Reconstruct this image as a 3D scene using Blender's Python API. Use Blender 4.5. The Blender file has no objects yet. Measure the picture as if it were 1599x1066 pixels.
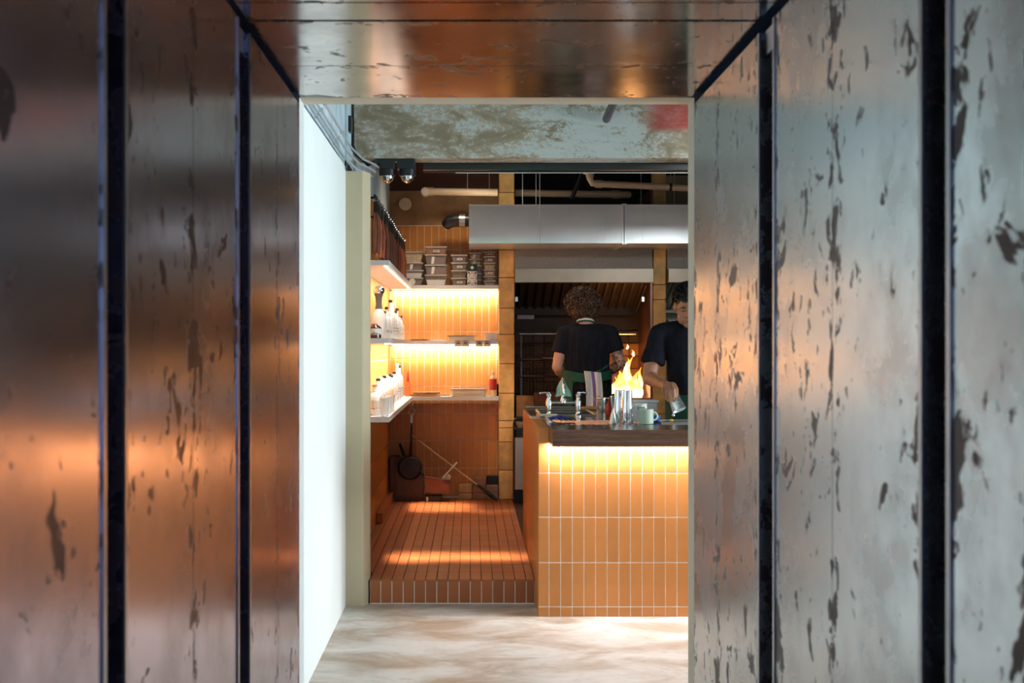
import bpy, bmesh, math, random
from mathutils import Vector, Matrix, noise
random.seed(7)
PI = math.pi
R = math.radians
SC = bpy.context.scene
COL = SC.collection
F = 1959.0
VX, VY, CH = 735.0, 541.0, 1.55

# ------------------------------------------------------------------ camera
cam = bpy.data.cameras.new('camera')
cam.lens = 36 * F / 1599.0
cam.sensor_width = 36
cam.shift_x = (799.5 - VX) / 1599.0
cam.shift_y = (VY - 533.0) / 1599.0
cam.clip_start = 0.05
cam.dof.use_dof = True
cam.dof.focus_distance = 8.6
cam.dof.aperture_fstop = 5.0
co = bpy.data.objects.new('camera', cam)
COL.objects.link(co)
co.location = (0, 0, CH)
co.rotation_euler = (PI / 2, 0, 0)
SC.camera = co

# ------------------------------------------------------------------ world, lights, exposure
SC.view_settings.view_transform = 'Standard'
SC.view_settings.look = 'None'
SC.view_settings.exposure = 0.0
SC.view_settings.gamma = 1.0
SC.view_settings.use_curve_mapping = False
w = bpy.data.worlds.new('world')
SC.world = w
w.use_nodes = True
w.node_tree.nodes['Background'].inputs[0].default_value = (0.55, 0.72, 1.0, 1)
w.node_tree.nodes['Background'].inputs[1].default_value = 0.35


def area(name, loc, rot, sx, sy, energy, color, spread=180):
    l = bpy.data.lights.new(name, 'AREA')
    l.shape = 'RECTANGLE'
    l.size, l.size_y = sx, sy
    l.energy = energy
    l.color = color
    l.spread = R(spread)
    o = bpy.data.objects.new(name, l)
    COL.objects.link(o)
    o.location = loc
    o.rotation_euler = rot
    return o


def point(name, loc, energy, color, rad=0.05):
    l = bpy.data.lights.new(name, 'POINT')
    l.energy = energy
    l.color = color
    l.shadow_soft_size = rad
    o = bpy.data.objects.new(name, l)
    COL.objects.link(o)
    o.location = loc
    return o


def spot(name, loc, target, energy, color, size, blend=0.3, rad=0.03):
    l = bpy.data.lights.new(name, 'SPOT')
    l.energy = energy
    l.color = color
    l.spot_size = R(size)
    l.spot_blend = blend
    l.shadow_soft_size = rad
    o = bpy.data.objects.new(name, l)
    COL.objects.link(o)
    o.location = loc
    o.rotation_euler = (Vector(target) - Vector(loc)).to_track_quat('-Z', 'Y').to_euler()
    return o


DAY = (0.80, 0.94, 1.0)
WARM = (1.0, 0.84, 0.62)
LED = (1.0, 0.94, 0.92)
# daylight through the dining room's window on the right (faces -X)
area('window_daylight', (4.9, 5.9, 1.75), (0, R(90), 0), 1.7, 2.3, 80, DAY, 84)
# LED tape under the bar's wooden front
area('bar_led', (2.2, 7.165, 0.998), (0, 0, 0), 3.5, 0.012, 110, LED)
# LED tapes under the two upper shelves, at the back and along the left wall
area('shelf_led_top_back', (-0.24, 11.64, 2.075), (R(28), 0, 0), 0.98, 0.012, 8, LED, 125)
area('shelf_led_mid_back', (-0.24, 11.64, 1.563), (R(28), 0, 0), 0.98, 0.012, 8, LED, 125)
area('shelf_led_top_left', (-0.56, 9.82, 2.072), (0, R(45), 0), 0.015, 3.2, 20, (1.0, 0.94, 0.86), 110)
area('shelf_led_mid_left', (-0.56, 9.82, 1.560), (0, R(45), 0), 0.015, 3.2, 30, (1.0, 0.94, 0.86), 110)
# kitchen ceiling lamps and some added fill lights
area('kitchen_lamp', (0.0, 10.80, 3.40), (0, 0, 0), 0.5, 0.2, 11, WARM, 120)
area('kitchen_work_lamp', (2.2, 8.9, 3.3), (0, 0, 0), 1.0, 0.4, 8, (1.0, 0.88, 0.74), 80)
area('added_floor_band_rear', (-0.15, 10.98, 3.3), (0, 0, 0), 1.0, 0.55, 8, (1.0, 0.74, 0.46), 9)  # added narrow beam that lays the rear lit band on the floor
area('added_floor_band_front', (-0.15, 8.34, 3.3), (0, 0, 0), 1.0, 0.30, 7, (1.0, 0.78, 0.52), 9)  # added likewise, for the lit band near the step
spot('column_fill', (-0.40, 10.2, 3.35), (0.34, 11.52, 0.95), 120, (1.0, 0.82, 0.55), 13, 0.8)  # unseen spot added to brighten the stone column
spot('duct_fill', (2.4, 6.0, 2.90), (1.0, 10.76, 2.50), 130, (0.92, 0.97, 1.0), 34, 0.9, 0.12)  # unseen spot added to brighten the duct and give it a glare
spot('dining_fill', (1.20, 6.5, 3.2), (1.05, 10.3, 1.30), 110, (1.0, 0.95, 0.9), 21, 0.6)  # unseen fill added for the cook's back and towel
area('green_sign', (0.49, 4.45, 3.03), (R(90), 0, 0), 0.24, 0.10, 2.6, (0.1, 1.0, 0.55))
point('fire_glow', (1.50, 11.85, 1.36), 8, (1.0, 0.45, 0.12), 0.10)
# daylight from behind the camera, down the passage
area('passage_daylight', (0.55, -1.2, 1.6), (R(90), 0, R(15)), 0.7, 1.7, 9, (0.35, 0.52, 1.0))

# ------------------------------------------------------------------ materials
MATS = {}


def nt(name):
    m = bpy.data.materials.new(name)
    m.use_nodes = True
    t = m.node_tree
    return m, t, t.nodes['Principled BSDF']


def simple(name, col, rough=0.5, metal=0.0, var=0.12, scale=20, bump=0.0, bscale=None, rnd=0.0, trans=0.0,
           emit=None, estr=0.0, stretch=(1, 1, 1), spec=0.5, alpha=1.0):
    if name in MATS:
        return MATS[name]
    m, t, b = nt(name)
    tc = t.nodes.new('ShaderNodeTexCoord')
    mp = t.nodes.new('ShaderNodeMapping')
    mp.inputs['Scale'].default_value = stretch
    t.links.new(tc.outputs['Object'], mp.inputs[0])
    n = t.nodes.new('ShaderNodeTexNoise')
    n.inputs['Scale'].default_value = scale
    n.inputs['Detail'].default_value = 4
    t.links.new(mp.outputs[0], n.inputs['Vector'])
    fac = n.outputs['Fac']
    if rnd > 0:
        oi = t.nodes.new('ShaderNodeObjectInfo')
        ma = t.nodes.new('ShaderNodeMath')
        ma.operation = 'MULTIPLY_ADD'
        ma.inputs[1].default_value = rnd
        t.links.new(oi.outputs['Random'], ma.inputs[0])
        sb = t.nodes.new('ShaderNodeMath')
        sb.operation = 'SUBTRACT'
        sb.inputs[1].default_value = rnd / 2
        t.links.new(fac, sb.inputs[0])
        t.links.new(sb.outputs[0], ma.inputs[2])
        fac = ma.outputs[0]
    cr = t.nodes.new('ShaderNodeValToRGB')
    cr.color_ramp.elements[0].position = 0.2
    cr.color_ramp.elements[1].position = 0.8
    cr.color_ramp.elements[0].color = tuple(c * (1 - var) for c in col) + (1,)
    cr.color_ramp.elements[1].color = tuple(min(1, c * (1 + var)) for c in col) + (1,)
    t.links.new(fac, cr.inputs[0])
    t.links.new(cr.outputs[0], b.inputs['Base Color'])
    b.inputs['Roughness'].default_value = rough
    b.inputs['Metallic'].default_value = metal
    b.inputs['Specular IOR Level'].default_value = spec
    b.inputs['Transmission Weight'].default_value = trans
    b.inputs['Alpha'].default_value = alpha
    if emit:
        b.inputs['Emission Color'].default_value = emit + (1,)
        b.inputs['Emission Strength'].default_value = estr
    if bump > 0:
        n2 = t.nodes.new('ShaderNodeTexNoise')
        n2.inputs['Scale'].default_value = bscale or scale * 3
        n2.inputs['Detail'].default_value = 5
        t.links.new(mp.outputs[0], n2.inputs['Vector'])
        bp = t.nodes.new('ShaderNodeBump')
        bp.inputs['Strength'].default_value = bump
        bp.inputs['Distance'].default_value = 0.01
        t.links.new(n2.outputs['Fac'], bp.inputs['Height'])
        t.links.new(bp.outputs[0], b.inputs['Normal'])
    MATS[name] = m
    return m


def math_node(t, op, a, b=None, c=None):
    n = t.nodes.new('ShaderNodeMath')
    n.operation = op
    for i, v in enumerate((a, b, c)):
        if v is None:
            continue
        if isinstance(v, (int, float)):
            n.inputs[i].default_value = v
        else:
            t.links.new(v, n.inputs[i])
    return n.outputs[0]


def mixc(t, fac, a, b):
    n = t.nodes.new('ShaderNodeMix')
    n.data_type = 'RGBA'
    if isinstance(fac, (int, float)):
        n.inputs[0].default_value = fac
    else:
        t.links.new(fac, n.inputs[0])
    for i, v in ((6, a), (7, b)):
        if isinstance(v, tuple):
            n.inputs[i].default_value = v + (1,)
        else:
            t.links.new(v, n.inputs[i])
    return n.outputs[2]


def noise_node(t, vec, scale, detail=4, rough=0.5, stretch=None, off=None, dist=0.0):
    if stretch or off:
        mp = t.nodes.new('ShaderNodeMapping')
        if stretch:
            mp.inputs['Scale'].default_value = stretch
        if off:
            mp.inputs['Location'].default_value = off
        t.links.new(vec, mp.inputs[0])
        vec = mp.outputs[0]
    n = t.nodes.new('ShaderNodeTexNoise')
    n.inputs['Scale'].default_value = scale
    n.inputs['Detail'].default_value = detail
    n.inputs['Roughness'].default_value = rough
    n.inputs['Distortion'].default_value = dist
    t.links.new(vec, n.inputs['Vector'])
    return n.outputs['Fac']


def sstep(t, v, a, b):
    n = t.nodes.new('ShaderNodeMapRange')
    n.interpolation_type = 'SMOOTHSTEP'
    n.inputs[1].default_value = a
    n.inputs[2].default_value = b
    t.links.new(v, n.inputs[0])
    return n.outputs[0]


def metal_patina(name, base, patch, amount, rough, edge_axis):
    """aged sheet metal with dark patina marks, thicker beside the panel joints"""
    m, t, b = nt(name)
    tc = t.nodes.new('ShaderNodeTexCoord')
    ob = tc.outputs['Object']
    n0 = noise_node(t, ob, 1.7, 2, 0.5, None, (4, 2, 7))
    n1 = noise_node(t, ob, 6.5, 4, 0.62, None, (1, 8, 2), dist=0.5)
    n2 = noise_node(t, ob, 17.0, 4, 0.65, (1.2, 1.2, 0.8), (3, 5, 2), dist=0.4)
    n3 = noise_node(t, ob, 2.2, 5, 0.65, None, (9, 1, 4))
    sx = t.nodes.new('ShaderNodeSeparateXYZ')
    t.links.new(tc.outputs['Generated'], sx.inputs[0])
    e = math_node(t, 'ABSOLUTE', math_node(t, 'SUBTRACT', sx.outputs[edge_axis], 0.5))
    edge = sstep(t, e, 0.32, 0.5)
    k0 = math_node(t, 'MULTIPLY_ADD', n0, 0.22, -0.11)
    k1 = math_node(t, 'ADD', math_node(t, 'MULTIPLY_ADD', edge, 0.05, n1), k0)
    k2 = math_node(t, 'ADD', math_node(t, 'MULTIPLY_ADD', edge, 0.11, n2), k0)
    m1 = sstep(t, k1, 0.665 - amount, 0.700 - amount)
    m2 = sstep(t, k2, 0.675 - amount, 0.715 - amount)
    mk = math_node(t, 'MULTIPLY', math_node(t, 'MAXIMUM', m1, m2), 0.9)
    hz = math_node(t, 'MULTIPLY', sstep(t, n3, 0.42, 0.72), 0.28)
    mk = math_node(t, 'MAXIMUM', mk, hz)
    t.links.new(mixc(t, mk, base, patch), b.inputs['Base Color'])
    t.links.new(math_node(t, 'MULTIPLY_ADD', mk, -0.6, 1.0), b.inputs['Metallic'])
    br = noise_node(t, ob, 40.0, 3, 0.6)
    r0 = math_node(t, 'MULTIPLY_ADD', br, 0.05, rough - 0.025)
    t.links.new(math_node(t, 'MULTIPLY_ADD', mk, 0.30, r0), b.inputs['Roughness'])
    MATS[name] = m
    return m


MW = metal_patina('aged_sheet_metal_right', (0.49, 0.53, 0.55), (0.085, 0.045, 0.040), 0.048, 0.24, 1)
ML = metal_patina('aged_sheet_metal_left', (0.36, 0.33, 0.42), (0.070, 0.028, 0.024), 0.034, 0.20, 1)  # purple-blue daylight on the left panels put into the base colour
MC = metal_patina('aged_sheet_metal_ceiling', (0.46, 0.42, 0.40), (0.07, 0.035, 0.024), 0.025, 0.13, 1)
M_edge = simple('folded_metal_edge', (0.42, 0.42, 0.44), 0.35, 1.0, 0.15, 12)
M_blue_lit = simple('blue_lit_recess', (0.014, 0.045, 0.13), 0.55, 0.0, 0.3, 6)  # blue light falling on the recess put into its colour
M_blackrec = simple('black_recess', (0.010, 0.008, 0.014), 0.5, 0.0, 0.3, 6)
M_white = simple('white_plaster', (0.79, 0.84, 0.83), 0.75, 0, 0.03, 3, 0.06, 14)
M_cream = simple('cream_plaster', (0.55, 0.47, 0.32), 0.7, 0, 0.07, 3, 0.12, 18)
M_frame = simple('cream_painted_trim', (0.70, 0.60, 0.45), 0.6, 0, 0.05, 5)
M_bluepl = simple('pale_blue_plaster', (0.50, 0.62, 0.68), 0.85, 0, 0.35, 5, 0.5, 22)
M_tile = simple('terracotta_tile', (0.51, 0.188, 0.044), 0.42, 0, 0.10, 9, 0.08, 40, rnd=0.5)
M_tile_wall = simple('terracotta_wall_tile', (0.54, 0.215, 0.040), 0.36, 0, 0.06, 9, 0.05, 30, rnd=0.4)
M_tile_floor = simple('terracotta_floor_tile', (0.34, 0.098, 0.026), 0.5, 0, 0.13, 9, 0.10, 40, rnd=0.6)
M_grout = simple('pale_grout', (0.85, 0.78, 0.70), 0.9, 0, 0.15, 30)
M_grout_d = simple('dark_grout', (0.055, 0.020, 0.012), 0.9, 0, 0.3, 30)
M_shelf = simple('white_painted_shelf', (0.78, 0.79, 0.80), 0.4, 0, 0.03, 8)
M_block = simple('ochre_stone_block', (0.70, 0.44, 0.17), 0.75, 0, 0.35, 9, 0.5, 30, rnd=0.5)
M_block2 = simple('brown_stone_block', (0.34, 0.19, 0.10), 0.8, 0, 0.35, 9, 0.4, 30, rnd=0.4)
M_mortar = simple('sooty_mortar', (0.10, 0.065, 0.04), 0.9, 0, 0.3, 20)
M_plaster_br = simple('ochre_brown_plaster', (0.33, 0.20, 0.10), 0.85, 0, 0.45, 6, 0.3, 20)
M_darkbr = simple('dark_brown_paint', (0.06, 0.022, 0.014), 0.8, 0, 0.3, 5)
M_void = simple('dark_ceiling_paint', (0.016, 0.010, 0.012), 0.9, 0, 0.3, 5)
M_steel = simple('brushed_steel', (0.62, 0.62, 0.60), 0.28, 1.0, 0.08, 8, 0.05, 60, stretch=(1, 1, 6))
M_chrome = simple('chrome', (0.85, 0.87, 0.90), 0.07, 1.0, 0.03, 8)
M_galv = simple('galvanised_duct', (0.80, 0.84, 0.85), 0.30, 0.6, 0.10, 3, 0.35, 3.5)
M_hood = simple('warm_hood_steel', (0.30, 0.245, 0.19), 0.38, 0.9, 0.12, 8)
M_mesh = simple('perforated_steel', (0.30, 0.27, 0.24), 0.5, 0.7, 0.3, 160, 0.3, 220)
M_baffle = simple('grease_filter_steel', (0.15, 0.12, 0.11), 0.35, 0.9, 0.2, 10)
M_soot = simple('sooty_steel', (0.020, 0.014, 0.014), 0.65, 0.2, 0.5, 10, 0.3, 40)
M_iron = simple('blackened_iron', (0.022, 0.022, 0.026), 0.38, 0.5, 0.3, 14, 0.1)
M_bar = simple('dull_grill_bar', (0.14, 0.11, 0.10), 0.4, 0.9, 0.2, 20)
M_blackpl = simple('black_plastic', (0.012, 0.012, 0.014), 0.35, 0, 0.2, 10)
M_pvc = simple('cream_pvc_pipe', (0.72, 0.55, 0.38), 0.4, 0, 0.08, 8)
M_rust = simple('rusty_steel', (0.16, 0.060, 0.040), 0.55, 0.3, 0.4, 12, 0.2)
M_skin_a = None
M_cloth = simple('black_cotton', (0.013, 0.014, 0.020), 0.9, 0, 0.25, 30, 0.25, 50, spec=0.12)
M_trouser = simple('black_trousers', (0.016, 0.014, 0.016), 0.9, 0, 0.3, 30, 0.3, 40, spec=0.12)
M_green = simple('green_apron_cloth', (0.008, 0.085, 0.052), 0.8, 0, 0.25, 25, 0.3, 60)
M_mint = simple('pale_green_cloth', (0.42, 0.66, 0.50), 0.9, 0, 0.1, 25, 0.3, 60)
M_towelw = simple('white_towel_cloth', (0.82, 0.78, 0.76), 0.95, 0, 0.06, 60, 0.4, 200)
M_purple = simple('purple_towel_stripe', (0.20, 0.14, 0.42), 0.95, 0, 0.1, 60, 0.4, 200)
M_blue = simple('blue_cloth', (0.012, 0.03, 0.30), 0.8, 0, 0.3, 25, 0.3, 60)
M_hair_b = simple('brown_curly_hair', (0.075, 0.036, 0.018), 0.5, 0, 0.5, 40)
M_hair_k = simple('black_hair', (0.006, 0.005, 0.006), 0.45, 0, 0.4, 40)
M_wtxt = simple('dark_print', (0.03, 0.03, 0.04), 0.7)
M_orng = simple('orange_print', (0.85, 0.22, 0.06), 0.7)
M_label = simple('white_paper_label', (0.82, 0.78, 0.70), 0.8, 0, 0.05)
M_redpl = simple('red_plastic', (0.55, 0.035, 0.025), 0.4)
M_sage = simple('sage_stoneware', (0.48, 0.56, 0.44), 0.4, 0, 0.08, 12)
M_bone = simple('cream_enamel', (0.76, 0.70, 0.58), 0.35, 0, 0.05, 12)
M_greypl = simple('grey_plastic_tub', (0.50, 0.47, 0.48), 0.45, 0, 0.05, 12)
M_dgreen = simple('dark_green_print', (0.012, 0.045, 0.030), 0.6)


def glassy(name, col, alpha, rough=0.08):
    m, t, b = nt(name)
    b.inputs['Base Color'].default_value = col + (1,)
    b.inputs['Roughness'].default_value = rough
    tr = t.nodes.new('ShaderNodeBsdfTransparent')
    mx = t.nodes.new('ShaderNodeMixShader')
    mx.inputs[0].default_value = alpha
    t.links.new(tr.outputs[0], mx.inputs[1])
    t.links.new(b.outputs[0], mx.inputs[2])
    t.links.new(mx.outputs[0], t.nodes['Material Output'].inputs[0])
    MATS[name] = m
    return m


M_tub = glassy('clear_plastic', (0.80, 0.74, 0.70), 0.16, 0.15)
M_lid = glassy('translucent_lid', (0.74, 0.68, 0.64), 0.8, 0.2)
M_glass = glassy('clear_glass', (0.88, 0.93, 0.95), 0.5, 0.04)
M_glassw = glassy('milky_glass', (0.92, 0.92, 0.90), 0.72, 0.08)


def wood(name, c1, c2, axis_stretch, rough=0.35):
    m, t, b = nt(name)
    tc = t.nodes.new('ShaderNodeTexCoord')
    n = noise_node(t, tc.outputs['Object'], 6, 6, 0.65, axis_stretch, dist=0.4)
    n2 = noise_node(t, tc.outputs['Object'], 25, 4, 0.6, axis_stretch)
    f = math_node(t, 'MULTIPLY_ADD', n2, 0.35, math_node(t, 'MULTIPLY', n, 0.65))
    t.links.new(mixc(t, sstep(t, f, 0.36, 0.64), c1, c2), b.inputs['Base Color'])
    b.inputs['Roughness'].default_value = rough
    bp = t.nodes.new('ShaderNodeBump')
    bp.inputs['Strength'].default_value = 0.15
    bp.inputs['Distance'].default_value = 0.003
    t.links.new(n2, bp.inputs['Height'])
    t.links.new(bp.outputs[0], b.inputs['Normal'])
    MATS[name] = m
    return m


M_walnut = wood('walnut_board', (0.07, 0.028, 0.015), (0.15, 0.068, 0.036), (0.5, 8, 8), 0.22)
M_board = wood('chopping_board_wood', (0.20, 0.09, 0.025), (0.42, 0.22, 0.07), (1, 8, 8), 0.5)
M_pale = wood('pale_wood', (0.55, 0.36, 0.18), (0.75, 0.55, 0.32), (4, 4, 1), 0.5)
M_darkwood = wood('dark_brown_board', (0.050, 0.026, 0.018), (0.13, 0.065, 0.04), (4, 4, 1), 0.45)


def concrete_floor():
    m, t, b = nt('polished_concrete')
    tc = t.nodes.new('ShaderNodeTexCoord')
    ob = tc.outputs['Object']
    n1 = noise_node(t, ob, 2.0, 7, 0.62, (1, 1.5, 1), dist=0.5)
    n2 = noise_node(t, ob, 9, 5, 0.7, (1, 2.0, 1))
    c = mixc(t, sstep(t, n1, 0.35, 0.70), (0.66, 0.64, 0.61), (0.36, 0.27, 0.19))
    c = mixc(t, math_node(t, 'MULTIPLY', sstep(t, n2, 0.5, 0.75), 0.4), c, (0.20, 0.13, 0.08))
    t.links.new(c, b.inputs['Base Color'])
    b.inputs['Roughness'].default_value = 0.42
    bp = t.nodes.new('ShaderNodeBump')
    bp.inputs['Strength'].default_value = 0.1
    t.links.new(n2, bp.inputs['Height'])
    bp.inputs['Distance'].default_value = 0.004
    t.links.new(bp.outputs[0], b.inputs['Normal'])
    return m


def beam_mat():
    """raw concrete with scraped pale paint and a red painted remnant on its right"""
    m, t, b = nt('raw_painted_concrete')
    tc = t.nodes.new('ShaderNodeTexCoord')
    ob = tc.outputs['Object']
    sx = t.nodes.new('ShaderNodeSeparateXYZ')
    t.links.new(ob, sx.inputs[0])
    x, z = sx.outputs[0], sx.outputs[2]
    n1 = noise_node(t, ob, 3.4, 7, 0.62, (1, 1, 2.2), dist=1.0)
    n2 = noise_node(t, ob, 26, 8, 0.80, (1, 1, 1.4), dist=0.3)
    n3 = noise_node(t, ob, 90, 3, 0.6)
    c = mixc(t, sstep(t, n1, 0.38, 0.62), (0.31, 0.25, 0.165), (0.50, 0.41, 0.30))
    # pale paint: everywhere patchy, dense around x = .9
    bump = math_node(t, 'ABSOLUTE', math_node(t, 'SUBTRACT', x, 0.80))
    near = math_node(t, 'SUBTRACT', 0.085, math_node(t, 'MULTIPLY', sstep(t, bump, 0.05, 0.55), 0.095))
    k = math_node(t, 'ADD', math_node(t, 'MULTIPLY_ADD', n2, 0.6, math_node(t, 'MULTIPLY', n1, 0.4)), near)
    c = mixc(t, math_node(t, 'MULTIPLY', sstep(t, k, 0.49, 0.575), 0.85), c, (0.62, 0.69, 0.68))
    rx = sstep(t, math_node(t, 'MULTIPLY_ADD', n2, 0.5, x), 1.32, 1.46)
    rz = sstep(t, math_node(t, 'MULTIPLY_ADD', n2, 0.12, z), 2.96, 3.02)
    c = mixc(t, math_node(t, 'MULTIPLY', math_node(t, 'MULTIPLY', rx, rz), 0.8), c, (0.50, 0.05, 0.04))
    pit = sstep(t, n3, 0.68, 0.74)
    c = mixc(t, math_node(t, 'MULTIPLY', pit, 0.7), c, (0.06, 0.05, 0.04))
    t.links.new(c, b.inputs['Base Color'])
    b.inputs['Roughness'].default_value = 0.9
    bp = t.nodes.new('ShaderNodeBump')
    bp.inputs['Strength'].default_value = 0.7
    bp.inputs['Distance'].default_value = 0.012
    t.links.new(n2, bp.inputs['Height'])
    t.links.new(bp.outputs[0], b.inputs['Normal'])
    return m


M_floor = concrete_floor()
M_beam = beam_mat()


def skin(name, col, tattoo=None):
    m, t, b = nt(name)
    tc = t.nodes.new('ShaderNodeTexCoord')
    n = noise_node(t, tc.outputs['Object'], 14, 4, 0.5)
    c = mixc(t, n, tuple(k * 0.85 for k in col), tuple(min(1, k * 1.15) for k in col))
    if tattoo:
        sx = t.nodes.new('ShaderNodeSeparateXYZ')
        t.links.new(tc.outputs['Object'], sx.inputs[0])
        k = sstep(t, sx.outputs[0], tattoo[0], tattoo[0] + 0.01)
        zz = math_node(t, 'SUBTRACT', 1.0, sstep(t, sx.outputs[2], tattoo[1], tattoo[1] + 0.01))
        pn = noise_node(t, tc.outputs['Object'], 22, 2, 0.5, dist=2.5)
        k = math_node(t, 'MULTIPLY', math_node(t, 'MULTIPLY', k, zz), sstep(t, pn, 0.50, 0.54))
        c = mixc(t, math_node(t, 'MULTIPLY', k, 0.8), c, (0.03, 0.035, 0.045))
    t.links.new(c, b.inputs['Base Color'])
    b.inputs['Roughness'].default_value = 0.5
    b.inputs['Subsurface Weight'].default_value = 0.06
    b.inputs['Subsurface Radius'].default_value = (0.02, 0.008, 0.004)
    return m


M_skin_a = skin('fair_skin', (0.62, 0.34, 0.24), (0.10, 1.40))
M_skin_b = skin('tan_skin', (0.46, 0.21, 0.12))


def fire_mat():
    m, t, b = nt('flame')
    tc = t.nodes.new('ShaderNodeTexCoord')
    sx = t.nodes.new('ShaderNodeSeparateXYZ')
    t.links.new(tc.outputs['Generated'], sx.inputs[0])
    n = noise_node(t, tc.outputs['Object'], 14, 3, 0.5, (1, 1, 0.4))
    k = math_node(t, 'MULTIPLY_ADD', n, 0.5, math_node(t, 'SUBTRACT', sx.outputs[2], 0.25))
    c = mixc(t, sstep(t, k, 0.1, 0.9), (1.0, 0.70, 0.34), (1.0, 0.26, 0.03))
    em = t.nodes.new('ShaderNodeEmission')
    t.links.new(c, em.inputs[0])
    em.inputs[1].default_value = 4.5
    lw = t.nodes.new('ShaderNodeLayerWeight')
    lw.inputs[0].default_value = 0.35
    tr = t.nodes.new('ShaderNodeBsdfTransparent')
    mx = t.nodes.new('ShaderNodeMixShader')
    f = math_node(t, 'MULTIPLY_ADD', sstep(t, lw.outputs['Facing'], 0.15, 0.85), 0.85, 0.08)
    t.links.new(f, mx.inputs[0])
    t.links.new(em.outputs[0], mx.inputs[1])
    t.links.new(tr.outputs[0], mx.inputs[2])
    t.links.new(mx.outputs[0], t.nodes['Material Output'].inputs[0])
    return m


M_fire = fire_mat()
M_ember = simple('glowing_embers', (0.2, 0.05, 0.02), 0.9, 0, 0.4, 30, emit=(1.0, 0.25, 0.05), estr=2.0)
M_ledtape = simple('led_tape', (0.9, 0.85, 0.7), 0.5, emit=(1.0, 0.86, 0.62), estr=6.0)


# ------------------------------------------------------------------ geometry helpers
def X(px, d): return (px - VX) * d / F
def Z(py, d): return CH - (py - VY) * d / F
def P(px, py, d): return Vector((X(px, d), d, Z(py, d)))


def frame_for(d):
    d = d.normalized()
    a = Vector((0, 0, 1)) if abs(d.z) < 0.9 else Vector((1, 0, 0))
    u = d.cross(a).normalized()
    return u, d.cross(u).normalized()


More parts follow.
